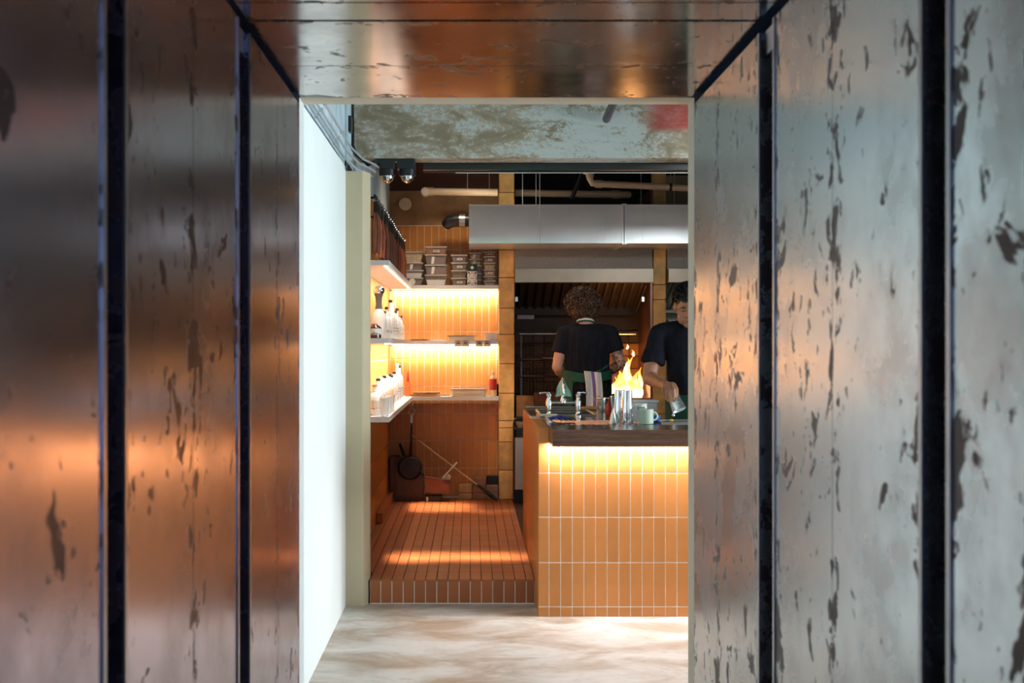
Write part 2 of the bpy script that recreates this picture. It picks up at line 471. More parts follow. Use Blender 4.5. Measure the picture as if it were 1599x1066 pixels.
class MB:
    def __init__(self):
        self.v, self.f = [], []

    def add(self, vs, fs):
        k = len(self.v)
        self.v += [Vector(p) for p in vs]
        self.f += [tuple(i + k for i in q) for q in fs]
        return self

    def box(self, x0, x1, y0, y1, z0, z1):
        vs = [(x, y, z) for z in (z0, z1) for y in (y0, y1) for x in (x0, x1)]
        return self.add(vs, [(0, 2, 3, 1), (4, 5, 7, 6), (0, 1, 5, 4), (2, 6, 7, 3), (0, 4, 6, 2), (1, 3, 7, 5)])

    def cbox(self, x0, x1, y0, y1, z0, z1, b=0.003):
        """box with chamfered vertical and top edges"""
        def ring(i, z):
            return [(x0 + i + b, y0 + i, z), (x1 - i - b, y0 + i, z), (x1 - i, y0 + i + b, z), (x1 - i, y1 - i - b, z),
                    (x1 - i - b, y1 - i, z), (x0 + i + b, y1 - i, z), (x0 + i, y1 - i - b, z), (x0 + i, y0 + i + b, z)]
        vs = ring(b, z0) + ring(0, z0 + b) + ring(0, z1 - b) + ring(b, z1)
        fs = [tuple(reversed(range(8))), tuple(range(24, 32))]
        for r in range(3):
            for i in range(8):
                j = (i + 1) % 8
                fs.append((r * 8 + i, r * 8 + j, r * 8 + 8 + j, r * 8 + 8 + i))
        return self.add(vs, fs)

    def frustum(self, x0, x1, y0, y1, z0, z1, t):
        """box whose foot is narrower by t on each side"""
        vs = [(x0 + t, y0 + t, z0), (x1 - t, y0 + t, z0), (x1 - t, y1 - t, z0), (x0 + t, y1 - t, z0),
              (x0, y0, z1), (x1, y0, z1), (x1, y1, z1), (x0, y1, z1)]
        return self.add(vs, [(3, 2, 1, 0), (4, 5, 6, 7), (0, 1, 5, 4), (1, 2, 6, 5), (2, 3, 7, 6), (3, 0, 4, 7)])

    def loft(self, rings, cap=True):
        n = len(rings[0])
        vs = [p for r in rings for p in r]
        fs = []
        for k in range(len(rings) - 1):
            for i in range(n):
                j = (i + 1) % n
                fs.append((k * n + i, k * n + j, (k + 1) * n + j, (k + 1) * n + i))
        if cap:
            fs.append(tuple(reversed(range(n))))
            fs.append(tuple(range((len(rings) - 1) * n, len(rings) * n)))
        return self.add(vs, fs)

    def tube(self, pts, rad, n=10, cap=True):
        pts = [Vector(p) for p in pts]
        if isinstance(rad, (int, float)):
            rad = [rad] * len(pts)
        rings = []
        u = None
        for i, p in enumerate(pts):
            d = (pts[min(i + 1, len(pts) - 1)] - pts[max(i - 1, 0)])
            if d.length < 1e-9:
                d = Vector((0, 0, 1))
            d.normalize()
            if u is None:
                u, v = frame_for(d)
            else:
                u = (u - d * u.dot(d)).normalized()
                v = d.cross(u)
            rings.append([p + (u * math.cos(2 * PI * k / n) + v * math.sin(2 * PI * k / n)) * rad[i] for k in range(n)])
        return self.loft(rings, cap)

    def lathe(self, base, prof, n=20, axis=(0, 0, 1), cap=True):
        base = Vector(base)
        ax = Vector(axis).normalized()
        u, v = frame_for(ax)
        rings = [[base + ax * z + (u * math.cos(2 * PI * k / n) + v * math.sin(2 * PI * k / n)) * max(r, 1e-5)
                  for k in range(n)] for r, z in prof]
        return self.loft(rings, cap)

    def ell(self, c, r, m=None, n=16, k=10):
        c = Vector(c)
        if isinstance(r, (int, float)):
            r = (r, r, r)
        rings = []
        for a in range(k + 1):
            th = PI * a / k
            ring = []
            for b in range(n):
                ph = 2 * PI * b / n
                s = max(math.sin(th), 1e-4)
                p = Vector((r[0] * s * math.cos(ph), r[1] * s * math.sin(ph), -r[2] * math.cos(th)))
                if m:
                    p = m @ p
                ring.append(c + p)
            rings.append(ring)
        return self.loft(rings)

    def cap(self, p0, r0, p1, r1, n=12):
        """capsule with tapered radius"""
        p0, p1 = Vector(p0), Vector(p1)
        d = p1 - p0
        L = d.length
        d = d / L if L > 1e-9 else Vector((0, 0, 1))
        prof = []
        for a in range(5):
            t = PI / 2 * a / 4
            prof.append((r0 * math.sin(t), -r0 * math.cos(t)))
        for a in range(5):
            t = PI / 2 * a / 4
            prof.append((r1 * math.cos(t), L + r1 * math.sin(t)))
        return self.lathe(p0, prof, n, d)

    def chain(self, pts, rads, n=12):
        for i in range(len(pts) - 1):
            self.cap(pts[i], rads[i], pts[i + 1], rads[i + 1], n)
        return self

    def sheet(self, grid, th=0.003):
        """a cloth/paper sheet from a grid of points, given thickness along its normals"""
        ny, nx = len(grid), len(grid[0])
        top, bot = [], []
        for j in range(ny):
            for i in range(nx):
                a = Vector(grid[j][min(i + 1, nx - 1)]) - Vector(grid[j][max(i - 1, 0)])
                b = Vector(grid[min(j + 1, ny - 1)][i]) - Vector(grid[max(j - 1, 0)][i])
                nn = a.cross(b)
                nn = nn.normalized() if nn.length > 1e-12 else Vector((0, 0, 1))
                p = Vector(grid[j][i])
                top.append(p + nn * th / 2)
                bot.append(p - nn * th / 2)
        N = nx * ny
        fs = []
        for j in range(ny - 1):
            for i in range(nx - 1):
                q = (j * nx + i, j * nx + i + 1, (j + 1) * nx + i + 1, (j + 1) * nx + i)
                fs.append(q)
                fs.append(tuple(N + k for k in reversed(q)))
        edge = [j * nx for j in range(ny)] + [(ny - 1) * nx + i for i in range(1, nx)] + \
               [j * nx + nx - 1 for j in range(ny - 2, -1, -1)] + [i for i in range(nx - 2, 0, -1)]
        for a in range(len(edge)):
            b = (a + 1) % len(edge)
            fs.append((edge[a], edge[b], N + edge[b], N + edge[a]))
        return self.add(top + bot, fs)

    def mesh(self, name, off=Vector((0, 0, 0)), smooth=False):
        me = bpy.data.meshes.new(name)
        me.from_pydata([tuple(p - off) for p in self.v], [], self.f)
        bm = bmesh.new()
        bm.from_mesh(me)
        bmesh.ops.recalc_face_normals(bm, faces=bm.faces)
        bm.to_mesh(me)
        bm.free()
        if smooth:
            me.polygons.foreach_set('use_smooth', [True] * len(me.polygons))
            me.set_sharp_from_angle(angle=R(38))
        me.update()
        return me

    def build(self, name, mat, parent=None, smooth=False, origin=None):
        base = Vector(origin) if origin is not None else (wloc(parent) if parent else Vector((0, 0, 0)))
        me = self.mesh(name, base, smooth)
        if mat:
            me.materials.append(mat)
        o = bpy.data.objects.new(name, me)
        COL.objects.link(o)
        if parent:
            o.parent = parent
            o.location = base - wloc(parent)
        else:
            o.location = base
        return o


def wloc(o):
    v = Vector((0, 0, 0))
    while o:
        v += o.location
        o = o.parent
    return v


def tag(o, label=None, cat=None, group=None, kind=None):
    if label: o['label'] = label
    if cat: o['category'] = cat
    if group: o['group'] = group
    if kind: o['kind'] = kind
    return o


def thing(name, loc, label, cat, group=None):
    o = bpy.data.objects.new(name, None)
    o.empty_display_size = 0.05
    COL.objects.link(o)
    o.location = loc
    return tag(o, label, cat, group)


def struct(name, mb, mat, label, cat='structure', smooth=False):
    o = mb.build(name, mat, None, smooth)
    return tag(o, label, cat, kind='structure')


TCACHE = {}


def tile(parent, c, w, h, face, mat, t=0.010, name='tile', gap=0.0045):
    """one tile: w wide, h high, standing t proud of the wall, a slight chamfer on its face"""
    key = (round(w, 4), round(h, 4), face, mat.name, t, gap)
    if key not in TCACHE:
        a, b = w / 2 - gap / 2, h / 2 - (0.0012 if face == '+Z' else gap / 2)
        ch = 0.0012 if face != '+Z' else 0.0006
        ring = lambda i, z: [(-a + i, -b + i, z), (a - i, -b + i, z), (a - i, b - i, z), (-a + i, b - i, z)]
        vs = ring(0, 0) + ring(0, t - ch) + ring(ch, t)
        if face == '-Y':
            vs = [(x, -z, y) for x, y, z in vs]
        elif face == '+X':
            vs = [(z, x, y) for x, y, z in vs]
        elif face == '-X':
            vs = [(-z, x, y) for x, y, z in vs]
        m = MB().add(vs, [(3, 2, 1, 0), (0, 1, 5, 4), (1, 2, 6, 5), (2, 3, 7, 6), (3, 0, 4, 7), (4, 5, 9, 8), (5, 6, 10, 9), (6, 7, 11, 10), (7, 4, 8, 11), (8, 9, 10, 11)])
        me = m.mesh(name)
        me.materials.append(mat)
        TCACHE[key] = me
    o = bpy.data.objects.new(name, TCACHE[key])
    COL.objects.link(o)
    o.parent = parent
    o.location = Vector(c) - wloc(parent)
    return o


def copy_tree(o, parent=None):
    c = o.copy()
    COL.objects.link(c)
    c.parent = parent
    for ch in list(o.children):
        copy_tree(ch, c)
    return c


# ================================================================== STRUCTURE
XL, XR = -0.586, 0.764
ZC = CH + 0.851
YD = 4.29

# --- passage (metal-clad)
wl = struct('wall_left', MB().box(XL - 0.20, XL - 0.055, -1.5, YD, 0, ZC + 0.12), M_blue_lit,
            'dark recessed backing with painted blue light of the metal clad passage wall, left side', 'wall')
wr = struct('wall_right', MB().box(XR + 0.055, XR + 0.20, -1.5, YD, 0, ZC + 0.12), M_blackrec,
            'black recessed backing of the metal clad passage wall, right side', 'wall')
for side, par, mat, jl in ((-1, wl, ML, 3.80), (1, wr, MW, 3.89)):
    x0 = XL if side < 0 else XR
    bays = [(-1.5, -0.30, -0.9), (-0.19, 0.85, 0.33), (0.96, 2.007, 1.48), (2.116, 3.16, 2.65), (3.31, YD - 0.002, jl)]
    for a, b, j in bays:
        for p, q in ((a, j - 0.0015), (j + 0.0015, b)):
            m = MB()
            xa, xb = (x0 - 0.055, x0) if side < 0 else (x0, x0 + 0.055)
            m.box(xa, xb, p, q, 0.0, ZC - 0.022)
            m.build('metal_panel', mat, par)
    for a, b, _ in bays:
        for yy in (a, b):
            if yy > YD - 0.1 or yy < -1.4:
                continue
            s = 1 if yy == a else -1
            m = MB()
            f = 0.004 * (-side)
            ya, yb = sorted((yy, yy + s * 0.016))
            xa, xb = sorted((x0 + f, x0 - f * 0.1))
            m.box(xa, xb, ya, yb, 0, ZC - 0.024)
            m.build('panel_edge_fold', M_edge, par)
    for a, b in ((-0.30, -0.19), (0.85, 0.96), (2.007, 2.116), (3.16, 3.31)):
        xa, xb = (x0 - 0.055, x0 - 0.012) if side < 0 else (x0 + 0.012, x0 + 0.055)
        MB().box(xa, xb, a + 0.001, b - 0.001, ZC - 0.085, ZC - 0.022).build('recess_cap', M_edge, par)
ceil = struct('ceiling', MB().box(XL - 0.2, XR + 0.2, -1.5, YD, ZC + 0.02, ZC + 0.12), M_blue_lit,
              'dark backing above the metal ceiling panels of the passage', 'ceiling')
for a, b in ((-1.5, 0.0), (0.008, 1.04), (1.05, 2.07), (2.08, 3.10), (3.108, 3.268), (3.286, 3.804), (3.809, YD - 0.002)):
    MB().box(XL + 0.004, XR - 0.012, a, b, ZC, ZC + 0.02).build('ceiling_metal_panel', MC, ceil)

# --- door surround (the thickness of the wall between passage and dining room)
fr = struct('door_1', MB().box(XL - 0.30, XL, YD, YD + 0.118, 0, ZC + 0.5), M_white,
            'open doorway surround, white left jamb, cream head and right jamb', 'doorway')
MB().box(XL, XR, YD, YD + 0.118, ZC, ZC + 0.5).build('door_head', M_frame, fr)
MB().box(XR, XR + 0.16, YD, YD + 0.118, 0, ZC + 0.5).build('door_jamb', M_frame, fr)
wf = struct('wall_front', MB().box(XR + 0.16, 5.0, YD, YD + 0.118, 0, 3.4).box(XL - 0.3, XR + 0.16, YD, YD + 0.118, ZC + 0.5, 3.4), M_white,
            'plain white wall of the dining room around the doorway', 'wall')

# --- dining room
struct('floor', MB().box(-0.95, 5.2, -1.5, 7.56, -0.1, 0), M_floor, 'mottled beige and grey polished concrete floor', 'floor')
lw = struct('wall_left', MB().box(-0.95, -0.748, YD + 0.118, 7.50, 0, 2.625), M_white,
            'bright white plaster wall between the doorway and the cream pier', 'wall')
struct('wall_left', MB().box(-0.95, -0.765, YD + 0.118, 7.62, 2.64, 3.4).box(-0.95, -0.752, 7.62, 8.03, 2.3, 3.4), M_bluepl,
       'rough pale blue plaster above the white wall and behind the conduits', 'wall')
MB().box(-0.95, -0.775, YD + 0.118, 7.5, 2.625, 2.64).build('shadow_joint', M_blackrec, lw)
# pier with soft corner
pr = [(-0.95, 7.50), (-0.648, 7.50), (-0.642, 7.504), (-0.612, 7.585), (-0.608, 7.62), (-0.95, 7.62)]
struct('wall_pier', MB().loft([[(x, y, z) for x, y in pr] for z in (0, 2.60)]), M_cream,
       'cream plaster pier at the end of the white wall beside the tiled step', 'wall')
wr2 = struct('wall_right', MB().box(5.0, 5.2, YD, 4.7, 0, 3.4).box(5.0, 5.2, 7.1, 12.8, 0, 3.4).box(5.0, 5.2, 4.7, 7.1, 0, 0.85).box(5.0, 5.2, 4.7, 7.1, 2.65, 3.4),
             M_white, 'plain white wall of the dining room with a window opening', 'wall')
wn = struct('window_1', MB().box(5.02, 5.08, 4.7, 4.76, 0.85, 2.65).box(5.02, 5.08, 7.04, 7.1, 0.85, 2.65).box(5.02, 5.08, 4.76, 7.04, 0.85, 0.91).box(5.02, 5.08, 4.76, 7.04, 2.59, 2.65).box(5.03, 5.07, 5.88, 5.92, 0.91, 2.59),
            M_iron, 'dark framed two light window in the dining room side wall', 'window')
struct('ceiling', MB().box(-0.95, 5.2, YD, 8.0, 3.4, 3.5), simple('raw_concrete', (0.10, 0.095, 0.09), 0.9, 0, 0.2, 4, 0.3), 'raw concrete ceiling over the dining room', 'ceiling')

# concrete beam over the step and bar
struct('beam', MB().box(-0.752, 5.0, 8.0, 8.20, 2.752, 3.4), M_beam,
       'raw concrete beam with scraped pale blue and red paint above the bar', 'beam')
# black steel channel behind the beam foot
tag(MB().box(-0.31, 5.0, 8.20, 8.27, 2.705, 2.76).box(-0.31, 5.0, 8.262, 8.27, 2.697, 2.705).build('steel_track', M_blackpl),
    'long black steel track along the foot of the concrete beam', 'track')
tag(MB().box(-0.10, 5.0, 8.272, 8.275, 2.693, 2.700).build('lit_edge_strip', M_label), 'thin pale strip painting the lit edge under the black track', 'painted highlight')  # light on the track's bottom edge, made as a pale strip

# --- kitchen floor with riser
kf = struct('floor', MB().box(-0.95, 5.0, 7.572, 12.8, 0, 0.137), M_grout_d, 'raised kitchen floor of dark orange terracotta tiles', 'floor')
W0 = 0.0675
xs = [-0.607 + 0.0625 - W0 * k for k in range(3, 0, -1)]
edges = [-0.752, -0.680, -0.607] + [-0.5425 + W0 * k for k in range(14)]
edges = [e for e in edges if e < 0.37] + [0.385]
for i in range(len(edges) - 1):
    a, b = edges[i], edges[i + 1]
    y = 7.56
    for r in range(17):
        h = 0.257 if r < 16 else 0.08
        if y + h > 11.70:
            h = 11.695 - y
        if h < 0.03:
            break
        if not (b < -0.60 and y + h < 7.9):
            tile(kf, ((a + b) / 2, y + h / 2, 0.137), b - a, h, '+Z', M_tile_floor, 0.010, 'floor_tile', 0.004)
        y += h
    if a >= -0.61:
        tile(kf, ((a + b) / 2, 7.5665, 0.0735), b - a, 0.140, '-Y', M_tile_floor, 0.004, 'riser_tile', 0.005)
# pale grout bed of the riser
MB().box(-0.607, 0.386, 7.566, 7.572, 0.0, 0.137).build('riser_bed', M_grout, kf)

# --- kitchen back wall: tiled part, plaster band, dark top
YB = 11.70
M_grout2 = simple('warm_grey_grout', (0.74, 0.60, 0.50), 0.9, 0, 0.15, 30)
wb = struct('wall_back', MB().box(-0.95, 0.30, YB, YB + 0.2, 0.137, 2.68), M_grout2, 'kitchen back wall clad in upright orange terracotta tiles', 'wall')
MB().box(-0.95, 0.30, YB, YB + 0.2, 2.68, 3.00).build('plaster_band', M_plaster_br, wb)
MB().box(-0.95, 0.30, YB - 0.02, YB + 0.2, 3.00, 3.45).build('dark_band', M_darkbr, wb)
rows = []
z = Z(400 / 6.66 + 500, YB)   # a joint measured between the shelves
z0 = z
HR = 0.2545
while z0 > 0.15:
    z0 -= HR
zz = max(z0, 0.147)
z0 += HR
while zz < 2.675:
    z1 = min(z0, 2.675)
    rows.append((zz, z1))
    zz = z1
    z0 += HR
x = -0.752
k = 0
xe = [-0.752, -0.70] + [-0.70 + 0.067 * k for k in range(1, 15)]
xe = [e for e in xe if e < 0.25] + [0.262]
for i in range(len(xe) - 1):
    for a, b in rows:
        if b - a > 0.02:
            tile(wb, ((xe[i] + xe[i + 1]) / 2, YB, (a + b) / 2), xe[i + 1] - xe[i], b - a, '-Y', M_tile_wall, 0.0025, gap=0.0048)
# left kitchen wall
wk = struct('wall_left', MB().box(-0.95, -0.7545, 7.62, YB, 0.137, 2.68), M_grout2, 'kitchen side wall of orange terracotta tiles beside the shelves', 'wall')
MB().box(-0.95, -0.756, 8.03, YB, 2.68, 3.45).build('upper_plaster', M_bluepl, wk)
m = MB()
y = 7.63
while y < 11.68:
    for a, b in rows:
        if b - a > 0.02:
            g = 0.0024
            m.box(-0.7545, -0.752, y + g, min(y + 0.067, 11.69) - g, a + g, b - g)
    y += 0.067
tag(m.build('tile', M_tile_wall, wk), kind='stuff')
# kitchen ceiling
struct('ceiling', MB().box(-0.95, 5.2, 8.2, 12.8, 3.45, 3.55), M_void, 'dark painted ceiling above the kitchen', 'ceiling')

# --- alcove walls (grill and second station)
YA = 12.40
wa = struct('wall_back', MB().box(0.30, 5.0, YA, YA + 0.2, 0.137, 3.45), M_soot, 'sooty rear wall behind the wood fired grill', 'wall')
# fire bricks
cols = 12
for i in range(cols):
    for j in range(6):
        xx = 0.46 + 0.105 * i
        tile(wa, (xx, YA, 1.02 + 0.125 * j), 0.105, 0.125, '-Y',
             simple('fire_brick', (0.30, 0.14, 0.065), 0.85, 0, 0.35, 9, 0.3, rnd=0.6) if i > 6 and j < 5 else simple('sooty_fire_brick', (0.040, 0.026, 0.022), 0.8, 0, 0.4, 9, 0.3, rnd=0.6),
             0.02, 'fire_brick', 0.008)
struct('wall_left', MB().box(0.404, 0.415, 11.68, YA, 0.147, 3.0), M_soot, 'sooty side of the grill alcove behind the ochre column', 'wall')
struct('wall_right', MB().box(1.655, 1.675, 11.56, YA, 0.147, 3.0), simple('smoked_steel', (0.20, 0.11, 0.085), 0.35, 0.6, 0.4, 5), 'smoked steel side of the grill alcove right of the flames', 'wall')


def column(x0, x1, yf, joints, label, mats):
    t = thing('stone_column', ((x0 + x1) / 2, yf, 0.147), label, 'column')
    MB().box(x0 + 0.006, x1 - 0.006, yf + 0.012, yf + 0.14, 0.147, 3.44).build('mortar_core', M_mortar, t)
    zs = [0.147] + joints + [3.44]
    for i in range(len(zs) - 1):
        a, b = zs[i], zs[i + 1]
        o = MB().cbox(x0 + random.uniform(0, 0.003), x1 - random.uniform(0, 0.003), yf + random.uniform(0, 0.004), yf + 0.15, a + 0.003, b - 0.003, 0.004)
        o.build('stone_block', mats[i % len(mats)] if len(mats) > 1 else mats[0], t)
    return t


js = [Z(p, 11.52) for p in (734, 690, 668, 657, 614, 568, 522, 481, 433, 390, 345, 300)]
column(0.258, 0.402, 11.52, js, 'ochre stone block column between the tiled shelves and the grill', [M_block])
js2 = [0.147 + 0.262 * k for k in range(1, 8)] + [2.12, 2.45, 2.8]
column(1.677, 1.795, 11.52, js2, 'ochre stone block column behind the person holding the shaker', [M_block, M_block, M_block])

# ================================================================== SHELVES
def lshelf(zt, th, label, strip):
    t = thing('corner_shelf', (-0.752, YB, zt), label, 'shelf')
    m = MB()
    poly = [(-0.750, 8.16), (-0.532, 8.16), (-0.532, 11.48), (0.255, 11.48), (0.255, 11.69), (-0.750, 11.69)]
    m.loft([[(x, y, z) for x, y in poly] for z in (zt - th, zt)])
    m.build('board', M_shelf, t)
    if strip:
        MB().box(-0.73, 0.25, 11.615, 11.625, zt - th - 0.006, zt - th).build('led_strip', M_ledtape, t)
        MB().box(-0.565, -0.555, 8.2, 11.48, zt - th - 0.006, zt - th).build('led_strip', M_ledtape, t)
    return t


ZS1, ZS2, ZS3 = CH + 0.562, CH + 0.055, CH - 0.457
lshelf(ZS1, 0.032, 'top white corner shelf carrying the food tubs', True)
lshelf(ZS2, 0.034, 'middle white corner shelf with four small tags on its edge', True)
lshelf(ZS3, 0.035, 'lowest white corner shelf with pan hook beneath', False)

# ---- food tubs
CONT = {
    'cream': simple('grain_contents', (0.62, 0.50, 0.33), 0.9, 0, 0.5, 60, 0.6),
    'mauve': simple('spice_contents', (0.26, 0.17, 0.16), 0.9, 0, 0.3, 60, 0.5),
    'white': simple('flour_contents', (0.85, 0.80, 0.76), 0.9, 0, 0.1, 30),
    'red': simple('red_contents', (0.42, 0.13, 0.06), 0.9, 0, 0.2, 40),
    'brown': simple('brown_contents', (0.33, 0.17, 0.08), 0.9, 0, 0.3, 60, 0.5),
    'gold': simple('golden_contents', (0.62, 0.40, 0.15), 0.8, 0, 0.4, 60, 0.5),
}
TY = 11.585


def tub(px0, px1, z0, z1, cont, fill, label, group, dy=0.065, yc=TY, sticker=True, patch=None):
    d = yc - dy
    x0, x1 = X(px0, d), X(px1, d)
    c = ((x0 + x1) / 2, yc, z0)
    t = thing('food_tub', c, label, 'container', group)
    lh = 0.010
    tp = 0.016 if (x1 - x0) > 0.15 else 0.011
    m = MB()
    m.frustum(x0 + 0.004, x1 - 0.004, yc - dy + 0.004, yc + dy - 0.004, z0, z1 - lh, tp)
    m.build('tub_body', M_tub, t)
    h = (z1 - lh - z0)
    q = 0.006
    m = MB()
    tf = tp * (1 - fill)
    m.frustum(x0 + 0.004 + q + tf, x1 - 0.004 - q - tf, yc - dy + 0.004 + q + tf, yc + dy - 0.004 - q - tf, z0 + 0.004, z0 + 0.004 + (h - 0.008) * fill, tp * fill)
    m.build('contents', CONT[cont], t)
    MB().cbox(x0, x1, yc - dy, yc + dy, z1 - lh, z1, 0.003).build('lid', M_lid, t)
    if sticker:
        cx = (x0 + x1) / 2 + 0.005
        zc = z0 + h * 0.5
        yf = yc - dy + 0.004 + tp * 0.45 - 0.006
        w_, h_ = min(0.028, (x1 - x0) * 0.16), h * 0.16
        o = MB().box(cx - w_, cx + w_, yf - 0.001, yf, zc - h_, zc + h_).build('paper_sticker', M_label, t)
        l = MB()
        for k in (-0.4, 0.3):
            l.box(cx - w_ * 0.7, cx + w_ * 0.7, yf - 0.002, yf - 0.001, zc + h_ * k - 0.0015, zc + h_ * k + 0.0015)
        l.build('sticker_writing', M_wtxt, o)
    if patch == 'round':
        MB().lathe((x0 + (x1 - x0) * .42, yc - dy + 0.002, z0 + h * .55), [(0.030, 0), (0.030, 0.002)], 20, (0, -1, 0)).build('round_sticker', M_label, t)
    if patch == 'torn':
        xx = x0 + (x1 - x0) * .35
        MB().add([(xx - .012, yc - dy - .001, z0 + h * .05), (xx + .012, yc - dy - .001, z0 + h * .1), (xx + .022, yc - dy - .001, z0 + h * .85), (xx - .004, yc - dy - .001, z0 + h * .9),
                  (xx - .012, yc - dy + .003, z0 + h * .05), (xx + .012, yc - dy + .003, z0 + h * .1), (xx + .022, yc - dy + .003, z0 + h * .85), (xx - .004, yc - dy + .003, z0 + h * .9)],
                 [(0, 1, 2, 3), (7, 6, 5, 4), (0, 4, 5, 1), (1, 5, 6, 2), (2, 6, 7, 3), (3, 7, 4, 0)]).build('torn_tape', M_label, t)
    return t


def stack(px0, px1, ys, specs, where, **kw):
    zs = [ZS1 + (445.8 - y) * 11.52 / F for y in ys]
    zs[-1] = ZS1
    pos = {1: ['only tub'], 2: ['top', 'bottom'], 4: ['topmost', 'second from the top', 'third from the top', 'bottom one'],
           5: ['topmost', 'second from the top', 'third from the top', 'fourth from the top', 'bottom one'],
           6: ['topmost', 'second from the top', 'third from the top', 'fourth from the top', 'fifth from the top', 'bottom one']}[len(specs)]
    for i, s in enumerate(specs):
        cont, fill, desc = s[:3]
        pa = s[3] if len(s) > 3 else None
        tub(px0, px1, zs[i + 1], zs[i], cont, fill, 'tub of %s, %s of the %s' % (desc, pos[i], where),
            'food tubs on the top shelf', patch=pa, sticker=pa is None, **kw)


stack(631, 661, (393, 410, 422, 433.6, 445.8), [('cream', .85, 'pale grains', 'none'), ('mauve', .5, 'mauve powder', 'torn'), ('white', .8, 'white flakes', 'none'), ('mauve', .8, 'mauve spice with round sticker', 'round')], 'leftmost tub stack')
stack(663, 698, (385.2, 397.6, 413.4, 429, 445.8), [('red', .9, 'reddish powder'), ('mauve', .9, 'dark spice', 'torn'), ('mauve', .85, 'dark spice with torn tape', 'torn'), ('white', .6, 'white flour', 'none')], 'wide second stack')
stack(704, 730, (398, 410, 422, 434, 445.8), [('mauve', .8, 'dark brown spice'), ('brown', .7, 'light brown spice'), ('brown', .5, 'brown powder', 'none'), ('brown', .8, 'mixed brown seeds')], 'middle tub stack')
stack(732.5, 752.5, (394, 404, 414, 426, 436, 445.8), [('gold', .9, 'golden crisps', 'torn'), ('gold', .7, 'golden crumbs', 'torn'), ('mauve', .8, 'dark spice', 'none'), ('mauve', .7, 'dark powder', 'none'), ('brown', .6, 'brown spice', 'none')], 'stack behind the patterned box', yc=11.62, dy=0.05)
stack(754.5, 774, (392.6, 400, 410, 420.6, 431, 438, 445.8), [('brown', .8, 'brown spice'), ('brown', .8, 'dark brown spice'), ('gold', .8, 'yellow spice', 'none'), ('gold', .8, 'golden spice'), ('brown', .8, 'brown seeds'), ('cream', .8, 'cream powder', 'none')], 'rightmost tub stack', dy=0.05)

# patterned box in front of the narrow stack
d = 11.50
bx0, bx1 = X(729.3, d), X(745.3, d)
bh = 0.195
t = thing('patterned_box', ((bx0 + bx1) / 2, 11.525, ZS1), 'dark green and cream box with white diamond and spade corner pattern on the top shelf', 'box')
MB().cbox(bx0, bx1, 11.50, 11.555, ZS1, ZS1 + bh, 0.002).build('carton', M_dgreen, t)
MB().box(bx0 + 0.003, bx1 - 0.003, 11.4985, 11.4999, ZS1 + 0.004, ZS1 + bh * 0.66).build('cream_panel', M_label, t)
m = MB()
cx = (bx0 + bx1) / 2
for zc, r, mt, nm in ((ZS1 + bh * 0.83, 0.018, M_label, 'white_diamond'),):
    MB().add([(cx - r, 11.4995, zc), (cx, 11.4995, zc - r), (cx + r, 11.4995, zc), (cx, 11.4995, zc + r), (cx - r, 11.4975, zc), (cx, 11.4975, zc - r), (cx + r, 11.4975, zc), (cx, 11.4975, zc + r)],
             [(0, 1, 2, 3), (7, 6, 5, 4), (0, 4, 5, 1), (1, 5, 6, 2), (2, 6, 7, 3), (3, 7, 4, 0)]).build(nm, mt, t)
zc = ZS1 + bh * 0.33
for a, b in (((bx0 + .004, zc), (cx, zc + .058)), ((cx, zc + .058), (bx1 - .004, zc)), ((bx1 - .004, zc), (cx, zc - .058)), ((cx, zc - .058), (bx0 + .004, zc))):
    m.tube([(a[0], 11.498, a[1]), (b[0], 11.498, b[1])], 0.0018, 4)
m.build('lattice_lines', M_dgreen, t)
m = MB()
for sx_ in (-1, 1):
    for sz in (-1, 1):
        px_, pz_ = cx + sx_ * 0.031, zc + sz * 0.047
        m.ell((px_ - .005, 11.498, pz_), (0.0055, 0.001, 0.0055), None, 8, 4).ell((px_ + .005, 11.498, pz_), (0.0055, 0.001, 0.0055), None, 8, 4)
        m.ell((px_, 11.498, pz_ + .006), (0.005, 0.001, 0.008), None, 8, 4).box(px_ - .001, px_ + .001, 11.4975, 11.4985, pz_ - .012, pz_)
m.build('spade_marks', M_dgreen, t)
MB().box(cx - .022, cx + .022, 11.4972, 11.498, zc - .002, zc + .002).build('tiny_lettering', M_wtxt, t)

# ---- things on the middle and low shelf, back run
def P2(px, d): return X(px, d)


d = 11.52
t = thing('baking_tray', (X(720, d), 11.57, ZS2), 'shallow cream tray with dark rim on the middle shelf', 'tray')
MB().frustum(X(701, d), X(741, d), 11.49, 11.65, ZS2, ZS2 + 0.040, 0.010).build('tray_body', M_bone, t)
MB().box(X(699, d), X(743, d), 11.485, 11.655, ZS2 + 0.040, ZS2 + 0.048).build('rim', simple('worn_dark_rim', (0.25, 0.16, 0.10), 0.5, 0.3), t)
t = thing('plastic_tub', (X(766.5, d), 11.57, ZS2), 'small open white tub of orange contents at the right end of the middle shelf', 'container')
MB().frustum(X(757, d), X(776.5, d), 11.51, 11.63, ZS2, ZS2 + 0.062, 0.012).build('tub_body', M_glassw, t)
MB().frustum(X(759, d), X(774.5, d), 11.52, 11.62, ZS2 + .004, ZS2 + 0.045, 0.010).build('contents', M_orng, t)
MB().box(X(756, d), X(777.5, d), 11.505, 11.635, ZS2 + .062, ZS2 + .067).build('rim', M_label, t)
t = thing('paper_sheets', (X(690, d), 11.58, ZS2), 'flat stack of pale paper sheets lying on the middle shelf', 'paper')
for k in range(4):
    MB().box(X(672, d), X(697 if k < 2 else 692, d) - .004 * k, 11.49 + .004 * k, 11.66, ZS2 + .004 * k, ZS2 + .004 * k + .0035).build('sheet', M_label, t)
t = thing('copper_tray', (X(655, d), 11.58, ZS2), 'thin copper coloured tray lying left on the middle shelf', 'tray')
